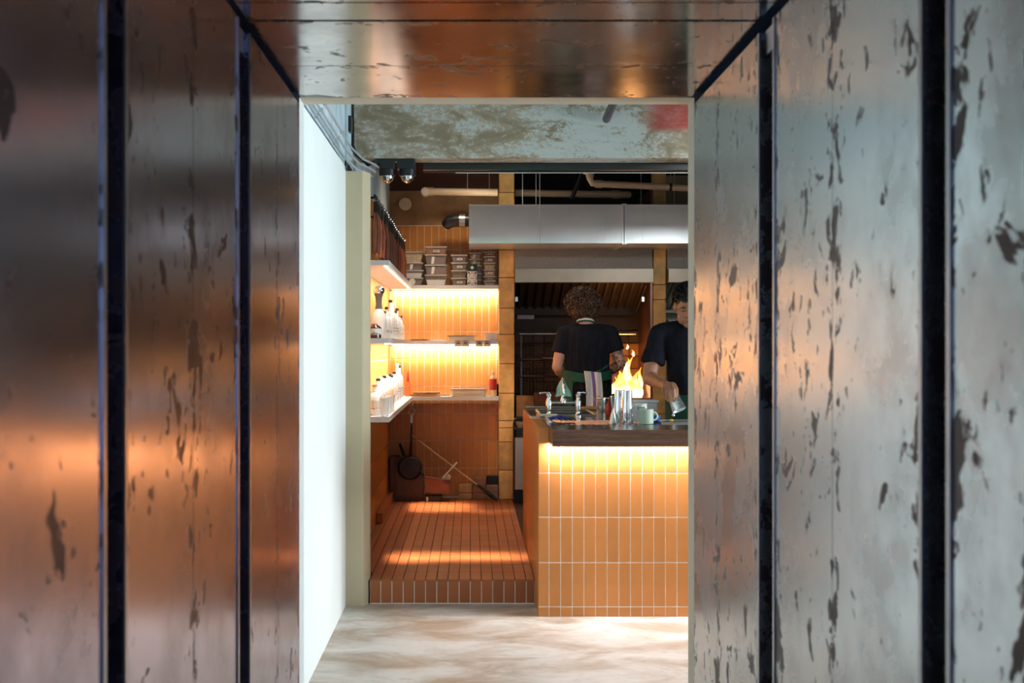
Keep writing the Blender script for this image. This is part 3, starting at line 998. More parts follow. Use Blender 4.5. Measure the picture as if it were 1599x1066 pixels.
MB().frustum(X(640, d), X(669, d), 11.49, 11.65, ZS2, ZS2 + 0.012, 0.012).build('tray_body', simple('copper', (0.70, 0.33, 0.18), 0.3, 0.9), t)
MB().box(X(639, d), X(670, d), 11.488, 11.652, ZS2 + .012, ZS2 + .015).build('rim', simple('copper', (0.7, 0.33, 0.18), 0.3, 0.9), t)
for i, px in enumerate((715.5, 727, 748.5, 760.5)):
    c = X(px, 11.47)
    zt = ZS2 + 0.001
    t = thing('shelf_tag', (c, 11.478, zt - 0.055), '%s small grey tag with dark print clipped to the middle shelf edge' % ('leftmost', 'second from left', 'third from left', 'rightmost')[i], 'tag', 'tags on the middle shelf edge')
    MB().cbox(c - 0.033, c + 0.033, 11.468, 11.479, zt - 0.054, zt + 0.004, 0.002).build('plate', simple('grey_tag', (0.52, 0.46, 0.42), 0.5), t)
    MB().box(c - 0.016, c + 0.016, 11.4665, 11.468, zt - 0.030, zt - 0.018).build('printed_mark', M_wtxt, t)
    MB().tube([(c - 0.02, 11.466, zt - 0.006), (c + 0.02, 11.466, zt - 0.006)], 0.0025, 6).build('clip', M_iron, t)
# wooden boards, white tray, spray bottle
t = thing('chopping_board', (X(665, d), 11.575, ZS3), 'oval stack of brown wooden boards with handle on the lowest shelf', 'board')
for k in range(2):
    c = Vector((X(664, d) + .01 * k, 11.575, ZS3 + 0.021 * k))
    MB().loft([[(c.x + (0.145 - 0.02 * k + s) * math.cos(2 * PI * i / 28), c.y + (0.082 + s) * math.sin(2 * PI * i / 28), c.z + z) for i in range(28)] for s, z in ((-.004, 0), (0, .004), (0, .017), (-.005, .0205))]).build('wood_board', M_board, t, True)
MB().cap((X(690, d), 11.575, ZS3 + .013), .010, (X(703, d) - .01, 11.56, ZS3 + .011), .008).build('handle', M_board, t, True)
t = thing('serving_tray', (X(731, d), 11.575, ZS3), 'deep rounded cream tray on the lowest shelf', 'tray')
pts = []
for s, z in ((-.014, 0), (0, .008), (.003, .045), (.006, .062), (.010, .066)):
    ring = []
    x0, x1, y0, y1 = X(704, d) - s, X(759, d) + s, 11.505 - s * .4, 11.655 + s * .4
    r = .03
    for cx_, cy_, a0 in ((x1 - r, y1 - r, 0), (x0 + r, y1 - r, 90), (x0 + r, y0 + r, 180), (x1 - r, y0 + r, 270)):
        for q in range(5):
            a = R(a0 + 22.5 * q)
            ring.append((cx_ + r * math.cos(a), cy_ + r * math.sin(a), ZS3 + z))
    pts.append(ring)
MB().loft(pts).build('tray_body', M_bone, t, True)
MB().tube([(p[0], p[1], p[2] + .001) for p in pts[-1]] + [pts[-1][0]], .003, 6).build('rolled_rim', M_board, t, True)
t = thing('spray_bottle', (X(770, d), 11.55, ZS3), 'red and cream spray bottle with pale cap at the right end of the lowest shelf', 'bottle')
b0 = (X(770, d), 11.55, ZS3)
MB().lathe(b0, [(.030, 0), (.034, .004), (.034, .16), (.030, .175), (.016, .19)], 20).build('can', simple('cream_print', (.75, .5, .28), .4), t, True)
MB().lathe((b0[0], b0[1], ZS3 + .06), [(.0345, 0), (.0345, .10)], 20).build('red_wrap', M_redpl, t, True)
MB().lathe((b0[0], b0[1], ZS3 + .19), [(.012, 0), (.012, .02), (.016, .022), (.016, .034), (.008, .038), (.008, .05)], 14).build('nozzle', M_bone, t, True)
t = thing('dark_canister', (X(775, d) + .015, 11.62, ZS3), 'dark canister with black lid behind the red spray bottle', 'canister')
MB().lathe((X(775, d) + .008, 11.62, ZS3), [(.026, 0), (.028, .003), (.028, .095)], 18).build('canister_body', M_iron, t, True)
MB().lathe((X(775, d) + .008, 11.62, ZS3 + .095), [(.029, 0), (.029, .015), (.02, .02)], 18).build('lid', M_blackpl, t, True)

# ---- bottles on the left run
M_cork = simple('cork', (0.45, 0.28, 0.14), 0.8)
M_amber = simple('dark_amber_glass', (0.10, 0.028, 0.012), 0.1)


def bottle(name, px, zs, h, r, kind, label, group, off=0.64, lab=None, capm=None):
    d = F * off / (VX - px)
    b0 = Vector((-off, d, zs))
    t = thing(name, b0, label, 'bottle' if name != 'drinking_glass' else 'glass', group)
    if kind == 'wine':
        prof = [(r * .9, 0), (r, .006), (r, h * .58), (r * .85, h * .66), (r * .38, h * .76), (r * .34, h * .95), (r * .40, h * .955), (r * .40, h * .97)]
    elif kind == 'square':
        prof = [(r * .95, 0), (r, .005), (r, h * .68), (r * .8, h * .76), (r * .42, h * .8), (r * .40, h * .93)]
    elif kind == 'dropper':
        prof = [(r * .9, 0), (r, .004), (r, h * .55), (r * .6, h * .66), (r * .45, h * .70)]
    else:
        prof = [(r * .78, 0), (r * .82, .004), (r, h), (r * .94, h), (r * .76, .012), (.001, .011)]
    mat = {'wine': M_glassw, 'square': M_glassw, 'dropper': M_amber, 'glass': M_glass}[kind]
    MB().lathe(b0, prof, 18, cap=(kind != 'glass')).build('glass_body' if kind != 'glass' else 'bowl', mat, t, True)
    if kind != 'glass':
        zt = prof[-1][1]
        MB().lathe(b0 + Vector((0, 0, zt)), [(r * .42, -.004), (r * .42, h * .05), (r * .36, h * .06)], 12).build('cap', capm or M_cork, t, True)
        if lab:
            l = MB().lathe(b0 + Vector((0, 0, h * .18)), [(r * 1.012, 0), (r * 1.012, h * .32)], 18).build('paper_label', lab[0], t, True)
            wv = MB()
            for q in range(lab[2]):
                zz = h * (.23 + .075 * q)
                for a in range(5):
                    an = R(-150 + 26 * a + random.uniform(-4, 4))
                    p = b0 + Vector((math.cos(an) * r * 1.02, math.sin(an) * r * 1.02, zz))
                    p2 = b0 + Vector((math.cos(an + .28) * r * 1.02, math.sin(an + .28) * r * 1.02, zz + random.uniform(-.006, .010)))
                    wv.tube([p, p2], .0028, 4)
            wv.build('label_print', lab[1], l)
    return t


GM = 'bottles on the middle shelf along the left wall'
GL = 'bottles on the lowest shelf along the left wall'
bottle('dropper_bottle', 585, ZS2, .13, .045, 'dropper', 'dark amber jar with white band nearest the shelf end, middle shelf', GM, lab=(M_label, M_wtxt, 1), off=.64)
mids = [(600, .21, .036, 'square', (M_label, M_wtxt, 2), M_blackpl, 'short square bottle with black print behind the ball topped pourer'),
        (603.5, .24, .032, 'wine', (M_bone, M_wtxt, 1), M_iron, 'slim pale bottle with grey pourer, second behind the pourer'),
        (606.5, .22, .034, 'square', (M_label, M_purple, 2), M_label, 'squat white bottle with violet print in the middle shelf row'),
        (610, .31, .036, 'wine', (M_label, M_wtxt, 2), M_iron, 'tallest white bottle of the middle shelf row'),
        (613.5, .30, .034, 'wine', (M_label, M_blue, 2), M_label, 'tall white bottle with pale cap next to the tallest one'),
        (617, .25, .036, 'square', (M_label, M_wtxt, 3), M_blackpl, 'square white bottle with three lines of print, middle shelf'),
        (620, .27, .034, 'wine', (M_label, M_purple, 2), M_blackpl, 'white bottle with violet print and black cap, middle shelf'),
        (623, .23, .036, 'square', (M_bone, M_wtxt, 1), M_orng, 'cream labelled bottle with orange cap near the corner, middle shelf'),
        (625.8, .22, .034, 'wine', None, M_iron, 'unlabelled bottle with dark cap nearest the corner, middle shelf')]
for px, h, r, kd, lb, cp, ds in mids:
    bottle('bottle', px, ZS2, h, r, kd, ds, GM, lab=lb, capm=cp, off=.64)
# ball topped pourer standing nearest the shelf end
d = 8.80
b0 = Vector((X(591.5, d), d, ZS2))
t = thing('ball_topped_decanter', b0, 'white decanter with dark tapered neck and shiny ball on top, middle shelf end', 'decanter')
MB().lathe(b0, [(.050, 0), (.054, .006), (.056, .10), (.050, .165), (.030, .200), (.024, .210)], 22).build('decanter_body', M_glassw, t, True)
MB().lathe(b0 + Vector((0, 0, .205)), [(.026, 0), (.021, .04), (.024, .085), (.034, .110)], 18).build('neck', simple('dark_grey_rubber', (.10, .085, .085), .5), t, True)
MB().ell(b0 + Vector((0, 0, .338)), (.042, .042, .034)).build('ball', M_chrome, t, True)
lows = [(585, .20, .044, 'wine', (M_bone, M_orng, 1), M_cork, 'round cream bottle with cork nearest the shelf end, lowest shelf'),
        (590.5, .24, .036, 'square', (M_label, M_orng, 4), M_iron, 'square bottle with grey cap and orange lettering, first of the lettered row'),
        (595.5, .24, .036, 'square', (M_label, M_orng, 4), M_label, 'square bottle with white cap and orange lettering, second of the row'),
        (600, .245, .036, 'square', (M_label, M_orng, 4), M_iron, 'square bottle with orange lettering, third of the lettered row'),
        (604, .245, .036, 'square', (M_label, M_orng, 4), M_label, 'square bottle with orange lettering, fourth of the lettered row'),
        (607.7, .245, .036, 'square', (simple('yellow_paper', (.85, .55, .08), .7), M_orng, 3), M_iron, 'bottle with a yellow label behind the orange lettered row'),
        (611.5, .22, .034, 'wine', (M_label, M_purple, 2), M_blackpl, 'short bottle with violet print and black cap, lowest shelf'),
        (615.5, .25, .038, 'square', (M_label, M_purple, 2), M_blackpl, 'white bottle with pink and violet print, lowest shelf'),
        (620, .30, .036, 'wine', (M_label, M_blue, 2), M_label, 'tallest bottle of the lowest shelf with silver neck'),
        (624, .28, .034, 'wine', (M_label, M_wtxt, 2), M_blackpl, 'tall bottle with black and gold neck near the corner, lowest shelf')]
for px, h, r, kd, lb, cp, ds in lows:
    bottle('bottle', px, ZS3, h, r, kd, ds, GL, lab=lb, capm=cp)
for i, px in enumerate((600.5, 605, 609.5)):
    bottle('drinking_glass', px, ZS3, .12, .032, 'glass', ('clear tumbler at the front edge of the lowest shelf, nearest the shelf end', 'clear tumbler at the shelf front, middle of three', 'clear tumbler at the shelf front, nearest the corner')[i], 'tumblers on the lowest shelf', off=.566)
t = thing('squeeze_bottle', (X(634.5, 11.4), 11.56, ZS3), 'orange red squeeze bottle with pointed nozzle in the shelf corner', 'bottle')
b0 = Vector((X(637, 11.56), 11.56, ZS3))
t.location = b0
MB().lathe(b0, [(.022, 0), (.026, .005), (.026, .12), (.02, .135)], 16).build('bottle_body', M_orng, t, True)
MB().lathe(b0 + Vector((0, 0, .135)), [(.018, 0), (.014, .02), (.003, .09)], 12).build('nozzle', M_redpl, t, True)

# ---- rail with tongs above the top shelf
t = thing('tool_rail', (-.61, 9.8, CH + .93), 'black wall rail above the top shelf with tongs hung along it', 'rail')
MB().box(-.616, -.604, 7.95, 11.60, CH + .945, CH + .965).build('rail_bar', M_iron, t)
for y in (8.0, 9.2, 10.4, 11.5):
    MB().box(-.7505, -.616, y, y + .02, CH + .945, CH + .957).build('wall_bracket', M_iron, t)
TL = None
ORD = 'first second third fourth fifth sixth seventh eighth ninth tenth eleventh twelfth thirteenth fourteenth fifteenth sixteenth seventeenth eighteenth nineteenth twentieth twenty-first twenty-second'.split()
M_leather = simple('rust_brown_leather', (.20, .055, .022), .5, 0, .4, 6)
ys = [8.05 + .160 * k for k in range(22)]
for i, y in enumerate(ys):
    if TL is None:
        TL = thing('hanging_tongs', (-.61, y, CH + .93), 'long slim rust brown tongs hanging first at the near end of the wall rail', 'tongs', 'tongs hanging from the rail')
        MB().tube([(-.61 + .016 * math.cos(a), y, CH + .950 + .018 * math.sin(a)) for a in [R(-60 + 24 * q) for q in range(12)]], .003, 6).build('hook', M_chrome, TL, True)
        MB().box(-.622, -.598, y - .012, y + .012, CH + .86, CH + .93).build('grip', M_blackpl, TL)
        for s in (-1, 1):
            MB().tube([(-.61 + s * .006, y, CH + .862), (-.61 + s * .018, y, CH + .76), (-.61 + s * .012, y, CH + .60)], [.006, .007, .009], 8).build('arm', M_leather, TL, True)
    else:
        o = copy_tree(TL)
        o['label'] = 'long slim rust brown tongs hanging %s from the near end of the wall rail' % ORD[i]
        o.location = (-.61 + random.uniform(-.004, .004), y, CH + .93)

# ================================================================== UPPER KITCHEN: pipes, duct, cameras
def pipe(name, pts, r, mat, label, cat='pipe', n=16, joints=()):
    t = thing(name, pts[0], label, cat)
    MB().tube(pts, r, n).build('pipe_run', mat, t, True)
    for a, b in joints:
        MB().tube([a, b], r * 1.18, n).build('coupling', mat, t, True)
    return t


d = 11.45
a, b = P(668, 299, d), P(980, 301, d)
pipe('waste_pipe', [a, P(777, 300.5, d)], .034, M_pvc, 'cream plastic pipe high on the back wall left of the column', joints=[(a, a + Vector((.05, 0, 0)))])
MB_ = thing('pipe_elbow', P(664, 299, 11.40), 'round capped pipe elbow at the left end of the cream pipe', 'pipe')
MB().tube([P(664, 299, 11.45) + Vector((0, .12, 0)), P(664, 299, 11.38)], .040, 18).build('socket', M_pvc, MB_, True)
MB().tube([P(664, 299, 11.38) + Vector((0, -.001, 0)), P(664, 299, 11.38) + Vector((0, -.01, 0))], .030, 18).build('plug', M_bone, MB_, True)
t = thing('round_pipe_end', P(633, 319, 11.62), 'round cream pipe cap on the brown plaster', 'pipe cap')
MB().lathe(P(633, 319, 11.695), [(.05, 0), (.058, .01), (.058, .05), (.052, .055)], 24, (0, -1, 0)).build('cap_disc', M_pvc, t, True)
pipe('waste_pipe', [P(804, 301, 11.75), P(975, 304, 11.75), P(982, 304, 11.79)], .034, M_pvc, 'cream plastic pipe ending in the dark void above the duct', joints=[(P(955, 303.6, 11.75), P(968, 303.8, 11.75))])
d = 10.9
pipe('drain_pipe', [Vector((X(921, d), d, 3.449)), P(921, 279, d), P(925, 286, d), P(935, 287, d), P(1000, 290, d), P(1300, 305, d)], .030, M_pvc,
     'cream drain pipe with elbow running right above the duct',
     joints=[(P(921, 276, d), P(921, 264, d)), (P(930, 286.8, d), P(940, 287.3, d))])
t = thing('pipe_clamp', P(1046, 291, 10.9), 'small black clamp holding the right drain pipe', 'clamp')
MB().tube([P(1045, 292, d) , P(1049, 292.2, d)], .034, 14).build('band', M_blackpl, t, True)
MB().tube([P(1047, 288, d), P(1047, 225, d)], .004, 6).build('rod', M_steel, t)
# black flexible pipe with clamp
t = thing('black_elbow_pipe', P(712, 344, 11.5), 'black plastic pipe elbow with steel band left of the silver duct', 'pipe')
MB().tube([P(697, 351, 11.5), P(702, 346, 11.46), P(712, 344, 11.45), P(732, 344, 11.45)], [.050, .058, .060, .058], 18).build('elbow', M_blackpl, t, True)
MB().tube([P(717, 344, 11.45), P(726, 344, 11.45)], .062, 20).build('steel_band', M_steel, t, True)
MB().tube([P(697, 352, 11.5), P(695.5, 353.5, 11.51)], [.045, .040], 16).build('open_end', M_pvc, t, True)
# hanging rods
for i, (px, y1, dd) in enumerate(((843, 378, 10.70), (816, 320, 11.2), (837, 320, 11.2), (1001, 320, 11.2), (1053, 320, 11.2), (730, 297, 11.40), (764, 297, 11.66))):
    z1 = Z(y1, dd)
    r = .0045 if i == 0 else .003
    o = MB().tube([(X(px, dd), dd, z1), (X(px, dd), dd, 3.45)], r, 6).build('hanging_rod', M_galv)
    tag(o, ('thin bright rod in front of the silver duct', 'leftmost thin rod above the duct', 'thin rod just left of the bright rod, above the duct', 'thin rod in the dark void above the right duct',
            'thin pale rod beside the pipe clamp', 'thin rod holding the cream pipe', 'thin rod at the right of the plaster band')[i], 'rod', 'hanging rods')
# red tag + bracket
t = thing('sprinkler_head', P(914, 268, 10.85), 'red and white sprinkler head beside the drain pipe elbow', 'sprinkler')
MB().lathe(P(914, 272, 10.85), [(.012, 0), (.020, .006), (.020, .022)], 12).build('white_body', M_label, t, True)
MB().lathe(P(914, 266, 10.85), [(.020, 0), (.024, .004), (.024, .030), (.018, .034)], 12).build('red_ring', M_redpl, t, True)
MB().tube([P(914, 262, 10.85), P(914, 225, 10.85)], .010, 8).build('stem', M_iron, t)
t = tag(MB().tube([P(893, 310, 11.1), P(938, 197, 10.95)], .020, 8).build('diagonal_brace', M_iron), 'dark diagonal steel brace above the duct', 'brace')

# silver duct
y0, y1 = 10.76, 11.48
zt, zb = Z(320, y0), Z(379, y0)
xl = X(733, y0)
t = thing('ventilation_duct', (xl, (y0 + y1) / 2, zb), 'large galvanised rectangular ventilation duct across the kitchen', 'duct')
segs = [xl, X(765, y0), X(825, y0), X(886, y0), X(946, y0), X(974, y0)]
allx = [xl, X(971, y0)]
MB().box(xl, X(971, y0), y0, y1, zb, zt).build('duct_section', M_galv, t)
MB().box(X(978, y0), 3.2, y0, y1, zb, zt).build('duct_section', M_galv, t)
MB().box(X(971, y0), X(974, y0), y0 - .012, y1 + .01, zb - .012, zt + .012).box(X(975, y0), X(978, y0), y0 - .012, y1 + .01, zb - .012, zt + .012).build('flange', M_galv, t)
MB().box(xl - .004, xl + .02, y0 - .006, y1 + .006, zb - .006, zt + .006).build('end_flange', M_galv, t)
for px in (741, 765, 825, 886, 946, 1004, 1065):
    MB().box(X(px, y0) - .004, X(px, y0) + .004, y0 - .005, y0, zb + .002, zt - .002).build('folded_rib', M_galv, t)
MB().box(xl, 3.2, y0 - .007, y0, zt - .006, zt + .004).box(xl, 3.2, y0 - .007, y0, zb - .004, zb + .006).build('seam', M_galv, t)

# hood over the grill
hx0, hx1 = X(804, 11.45), X(1019, 11.45)
zt_, zl, zb_ = Z(386, 11.45), Z(420, 11.45), Z(440.5, 11.4)
t = thing('extractor_hood', ((hx0 + hx1) / 2, 11.5, zb_), 'steel extractor hood with baffle filters above the wood fire', 'hood')
MB().box(hx0, hx1, 11.49, 11.53, zl, Z(378, 11.6)).build('perforated_panel', M_mesh, t)
MB().box(hx0, hx1, 11.40, 11.54, zb_, zl).build('front_lip', M_hood, t)
MB().box(hx0, hx1, 11.54, 12.38, zl, zl + .02).build('hood_top', M_soot, t)
# sloping filters
nb = 15
ya, za, yb_, zb2 = 11.56, zb_ + .02, 12.25, Z(482, 12.25)
MB().add([(hx0 + .01, ya, za + .03), (hx1 - .01, ya, za + .03), (hx1 - .01, yb_, zb2 + .03), (hx0 + .01, yb_, zb2 + .03),
          (hx0 + .01, ya, za + .02), (hx1 - .01, ya, za + .02), (hx1 - .01, yb_, zb2 + .02), (hx0 + .01, yb_, zb2 + .02)],
         [(0, 1, 2, 3), (7, 6, 5, 4), (0, 4, 5, 1), (1, 5, 6, 2), (2, 6, 7, 3), (3, 7, 4, 0)]).build('filter_backing', M_soot, t)
for k in range(nb):
    xx = hx0 + .07 + (hx1 - hx0 - .14) * k / (nb - 1)
    w_ = .011
    MB().add([(xx - w_, ya, za - .004), (xx + w_, ya, za - .004), (xx + w_, yb_, zb2 - .004), (xx - w_, yb_, zb2 - .004),
              (xx - w_, ya, za + .019), (xx + w_, ya, za + .019), (xx + w_, yb_, zb2 + .019), (xx - w_, yb_, zb2 + .019)],
             [(0, 1, 2, 3), (7, 6, 5, 4), (0, 4, 5, 1), (1, 5, 6, 2), (2, 6, 7, 3), (3, 7, 4, 0)]).build('filter_baffle', M_baffle, t)
MB().box(hx0 + .01, hx1 - .01, yb_, yb_ + .04, zb2 - .06, zb2 + .04).build('grease_gutter', M_soot, t)
for px, n_ in ((806.5, 0), (1004, 1)):
    c = P(px, 467, 11.75)
    MB().box(c.x - .012, c.x + .012, c.y - .01, c.y + .01, c.z - .022, c.z + .022).build('small_bracket', M_steel, t)
for px, py_, d_, l_ in ((1007, 443, 11.56, -1),):
    MB().tube([P(1009, 445, 11.56), P(993, 487, 12.2)], .006, 6).build('side_rail', M_steel, t)

# second hood and shelving at right
t = thing('extractor_hood', (2.5, 11.5, zb_), 'second steel hood right of the far column, mostly hidden', 'hood')
MB().box(1.80, 3.2, 11.49, 11.53, zl, Z(378, 11.6)).build('perforated_panel', M_mesh, t)
MB().box(1.80, 3.2, 11.40, 11.54, zb_, zl).build('front_lip', M_hood, t)
for k in range(10):
    xx = 1.86 + .075 * k
    MB().tube([(xx + .02, 11.56, zb_ + .01), (xx - .03, 12.0, Z(482, 12.0))], .012, 8).build('filter_baffle', M_steel, t, True)
struct('wall_back', MB().box(1.80, 5.0, 12.1, 12.12, .147, 3.2), simple('pale_green_panel', (.42, .42, .28), .5, 0, .1), 'pale green panel behind the shelves right of the far column', 'wall')
for i, (py, lab) in enumerate(((484, 'upper pale shelf right of the far column'), (512, 'lower pale shelf right of the far column'))):
    tag(MB().box(1.80, 3.2, 11.85, 12.098, Z(py, 11.85) - .025, Z(py, 11.85)).build('wall_shelf', M_label), lab, 'shelf')
t = thing('plate_box', (X(1049, 11.9), 11.95, Z(512, 11.85)), 'small white box on the lower pale shelf beside the column', 'box')
MB().cbox(X(1043, 11.9), X(1055, 11.9), 11.88, 11.98, Z(512, 11.85), Z(512, 11.85) + .07, .004).build('box_body', M_label, t)
MB().box(X(1043, 11.9) - .003, X(1055, 11.9) + .003, 11.877, 11.983, Z(512, 11.85) + .07, Z(512, 11.85) + .08).build('lid', M_bone, t)

# cameras under the beam
for i, px in enumerate((602, 633.5)):
    d = 8.02
    x0, x1 = X(px - 14.2, d), X(px + 14.2, d)
    cx = (x0 + x1) / 2
    zt_c = 2.752
    t = thing('dome_camera', (cx, 8.08, zt_c), ('left black boxed dome camera under the beam', 'right black boxed dome camera under the beam')[i], 'camera', 'dome cameras under the beam')
    MB().cbox(x0, x1, 8.02, 8.135, zt_c - .065, zt_c, .003).build('housing', M_blackpl, t)
    MB().lathe((cx + .008, 8.075, zt_c - .105), [(.050, 0), (.054, .004), (.054, .040)], 24).build('dome_collar', M_blackpl, t, True)
    MB().ell((cx + .008, 8.075, zt_c - .107), (.042, .042, .045)).build('dome', M_chrome, t, True)
# junction box and conduits at the top of the white wall
t = thing('junction_box', (-.715, 7.9, 2.86), 'black junction box with cables high at the beam end', 'box')
c0, c1 = P(537, 181, 7.72), P(549, 206, 7.72)
MB().cbox(c0.x, c1.x, 7.70, 7.78, c1.z, c0.z, .003).build('box_body', M_blackpl, t)
for k in range(3):
    MB().tube([P(545 + 2.6 * k, 150, 7.9), P(546 + 2.6 * k, 200, 7.92), P(547 + 2 * k, 228, 7.9), P(556 + k, 242, 7.86), P(575, 256 + k, 7.88), P(588, 250 + k, 7.97)], .009, 8).build('cable', M_blackpl, t, True)
for i in range(3):
    xo = -.738 + .020 * i
    zo = 2.655 + .028 * i
    pts = [(xo, YD + .13, zo + .01), (xo, 5.5, zo), (xo, 6.6, zo), (xo + .004, 7.3, zo - .005), (xo + .06, 7.44, zo - .05), (xo + .12, 7.60, zo - .06), (xo + .11, 8.0, zo - .02)]
    o = thing('conduit', (xo, 6, zo), ('lowest grey conduit along the top of the white wall', 'middle grey conduit along the top of the white wall', 'highest grey conduit along the top of the white wall')[i], 'conduit', 'conduits along the white wall')
    MB().tube(pts, .0065, 8).build('tube', simple('grey_conduit', (.45, .52, .58), .35, .4, .1), o, True)
    for y in (5.2, 6.0, 6.8):
        MB().box(xo - .009, xo + .009, y, y + .015, zo - .009, zo + .010).build('saddle', M_steel, o)
# round bar on the beam
t = thing('ceiling_stub', P(952, 175, 7.9), 'short dark grey pipe stub in front of the beam', 'pipe')
MB().tube([P(947, 186, 7.96), P(957, 163, 7.7), P(961, 152, 7.6), (P(961, 152, 7.6).x + .02, 7.5, 3.4)], .026, 16).build('stub_tube', simple('dark_grey_paint', (.10, .09, .10), .5), t, True)
MB().tube([P(946.6, 187, 7.965), P(947.4, 185, 7.95)], .020, 16).build('bore', M_blackpl, t, True)

# ================================================================== BAR COUNTER
ZT = 1.095
CX0 = 0.3875
YF = 7.20
t = thing('bar_counter', (2.0, 7.6, 0), 'bar counter clad in upright orange terracotta tiles', 'counter')
bar = t
MB().box(CX0 + .0025, 4.0, YF + .0025, 7.302, 0, 1.002).box(CX0 + .0025, .446, YF + .0025, 7.302, 1.002, 1.078).box(CX0 + .0025, 4.0, 7.302, 7.84, 0, 1.078).box(CX0 + .0025, 1.05, 7.84, 9.30, 0, 1.078).build('core', M_grout, t)
rz = [0.0, .057, .311, .572, .826, 1.087]
cxs = [CX0, .450] + [.450 + .0668 * k for k in range(1, 40)]
for i in range(len(cxs) - 1):
    if cxs[i + 1] > 3.0:
        break
    for j in range(5):
        zb__, zt__ = rz[j], rz[j + 1]
        if i > 0 and j == 4:
            zt__ = 1.003
        tile(bar, ((cxs[i] + cxs[i + 1]) / 2, YF + .0025, (zb__ + zt__) / 2), cxs[i + 1] - cxs[i], zt__ - zb__, '-Y', M_tile, .0025, 'tile')
m = MB()
y = YF + .002
while y < 9.25:
    for j in range(5):
        g = .0017
        m.box(CX0, CX0 + .0025, y + g, y + .067 - g, rz[j] + g, rz[j + 1] - g)
    y += .067
tag(m.build('tile', M_tile, bar), kind='stuff')
for k in range(4):
    tile(bar, ((CX0 + .450) / 2, YF + .0 + .109 + .218 * k, 1.078), .0605, .218, '+Z', M_tile, .010, 'cap_tile')
# wooden front
t = thing('wooden_bar_top', (2.0, 7.0, 1.005), 'thick dark walnut bar top edge above the glowing tiles', 'worktop')
MB().box(.452, 4.0, 6.86, 7.30, 1.003, ZT).build('plank', M_walnut, t)
MB().box(.448, .452, 6.858, 7.30, 1.002, ZT + .001).build('end_board', M_walnut, t)
MB().box(.50, 4.0, 7.165, 7.175, .997, 1.003).build('led_strip', M_ledtape, t)
# steel worktop with drainer and sink
t = thing('steel_worktop', (.9, 8.0, ZT - .015), 'stainless worktop with ribbed drainer and sink basin behind the walnut edge', 'worktop')
bx0_, bx1_, by0, by1 = .47, .83, 8.28, 8.98
m = MB()
m.box(.452, 4.0, 7.302, 7.84, 1.078, ZT - .002)
m.box(.452, 1.05, 7.84, by0, 1.078, ZT - .002)
m.box(CX0 + .012, bx0_, by0, 9.30, 1.078, ZT - .002).box(bx1_, 1.05, by0, 9.30, 1.078, ZT - .002).box(bx0_, bx1_, by1, 9.30, 1.078, ZT - .002)
m.build('steel_sheet', simple('worktop_steel', (.50, .47, .44), .18, 1.0, .1, 8), t)
MB().box(bx0_ + .001, bx1_ - .001, by0 + .001, by1 - .001, 1.0785, 1.081).build('basin_floor', M_iron, t)
m = MB()
for a_, b_ in (((bx0_, by0), (bx1_, by0)), ((bx1_, by0), (bx1_, by1)), ((bx1_, by1), (bx0_, by1)), ((bx0_, by1), (bx0_, by0))):
    m.tube([(a_[0], a_[1], ZT + .002), (b_[0], b_[1], ZT + .002)], .007, 8)
m.build('basin_rim', M_steel, t, True)
for k in range(17):
    xx = .56 + .030 * k
    MB().tube([(xx, 7.36, ZT - .001), (xx - .05, 7.76, ZT - .001)], .0036, 6).build('drainer_rib', MATS['worktop_steel'], t, True)
m = MB()
MB().tube([(CX0 + .02, 9.28, ZT + .004), (1.04, 9.28, ZT + .004)], .010, 8).build('rear_edge', M_steel, t, True)

# taps
t = thing('bridge_tap', (.60, 8.2, ZT), 'chrome two handled bridge tap standing at the sink', 'tap')
for i, xx in enumerate((X(857, 8.2), X(903, 8.2))):
    MB().lathe((xx, 8.2, ZT - .002), [(.024, 0), (.024, .008), (.016, .016), (.013, .03), (.016, .04), (.019, .05), (.019, .10), (.014, .115), (.012, .125), (.017, .135), (.017, .145), (.008, .152)], 18).build('tap_body', M_chrome, t, True)
    s = -1 if i == 0 else 1
    MB().chain([(xx, 8.2, ZT + .150), (xx + s * .03, 8.19, ZT + .157), (xx + s * .055, 8.185, ZT + .152)], [.010, .007, .009], 10).build('lever', M_chrome, t, True)
xa, xb = X(857, 8.2), X(903, 8.2)
MB().tube([(xa, 8.215, ZT + .088), (xb, 8.215, ZT + .088)], .0125, 14).build('bridge', M_steel, t, True)
xm = X(880, 8.2)
MB().lathe((xm, 8.215, ZT + .088), [(.020, 0), (.020, .02), (.013, .035), (.011, .045)], 16).build('spout_socket', M_chrome, t, True)
MB().tube([(xm, 8.215, ZT + .12)] + [(xm, 8.215, ZT + .20)] + [(xm, 8.255 - .04 * math.cos(R(a)), ZT + .20 + .04 * math.sin(R(a))) for a in range(15, 181, 20)] + [(xm, 8.295, ZT + .17)], .009, 12).build('spout', M_chrome, t, True)
# mint cloth over the spout: hangs down both sides of the arch
g = []
for j in range(9):
    v = j / 8.0
    row = []
    for i in range(9):
        u = i / 8.0 - .5
        a = (v - .5) * 2
        ridge = ZT + .252
        zz = ridge - abs(a) ** 1.1 * (.115 - .05 * abs(u)) - abs(u) * .13 * (1 - abs(a) * .45)
        yy = 8.255 + a * .052 + .006 * math.sin(u * 16)
        row.append((xm + u * (.10 - .03 * (1 - abs(a))) + .004 * math.sin(v * 9), yy, zz))
    g.append(row)
tag(MB().sheet(g, .004).build('dish_cloth', M_mint, None, True, origin=(xm, 8.2, ZT)), 'pale green cloth draped over the tap spout', 'cloth')
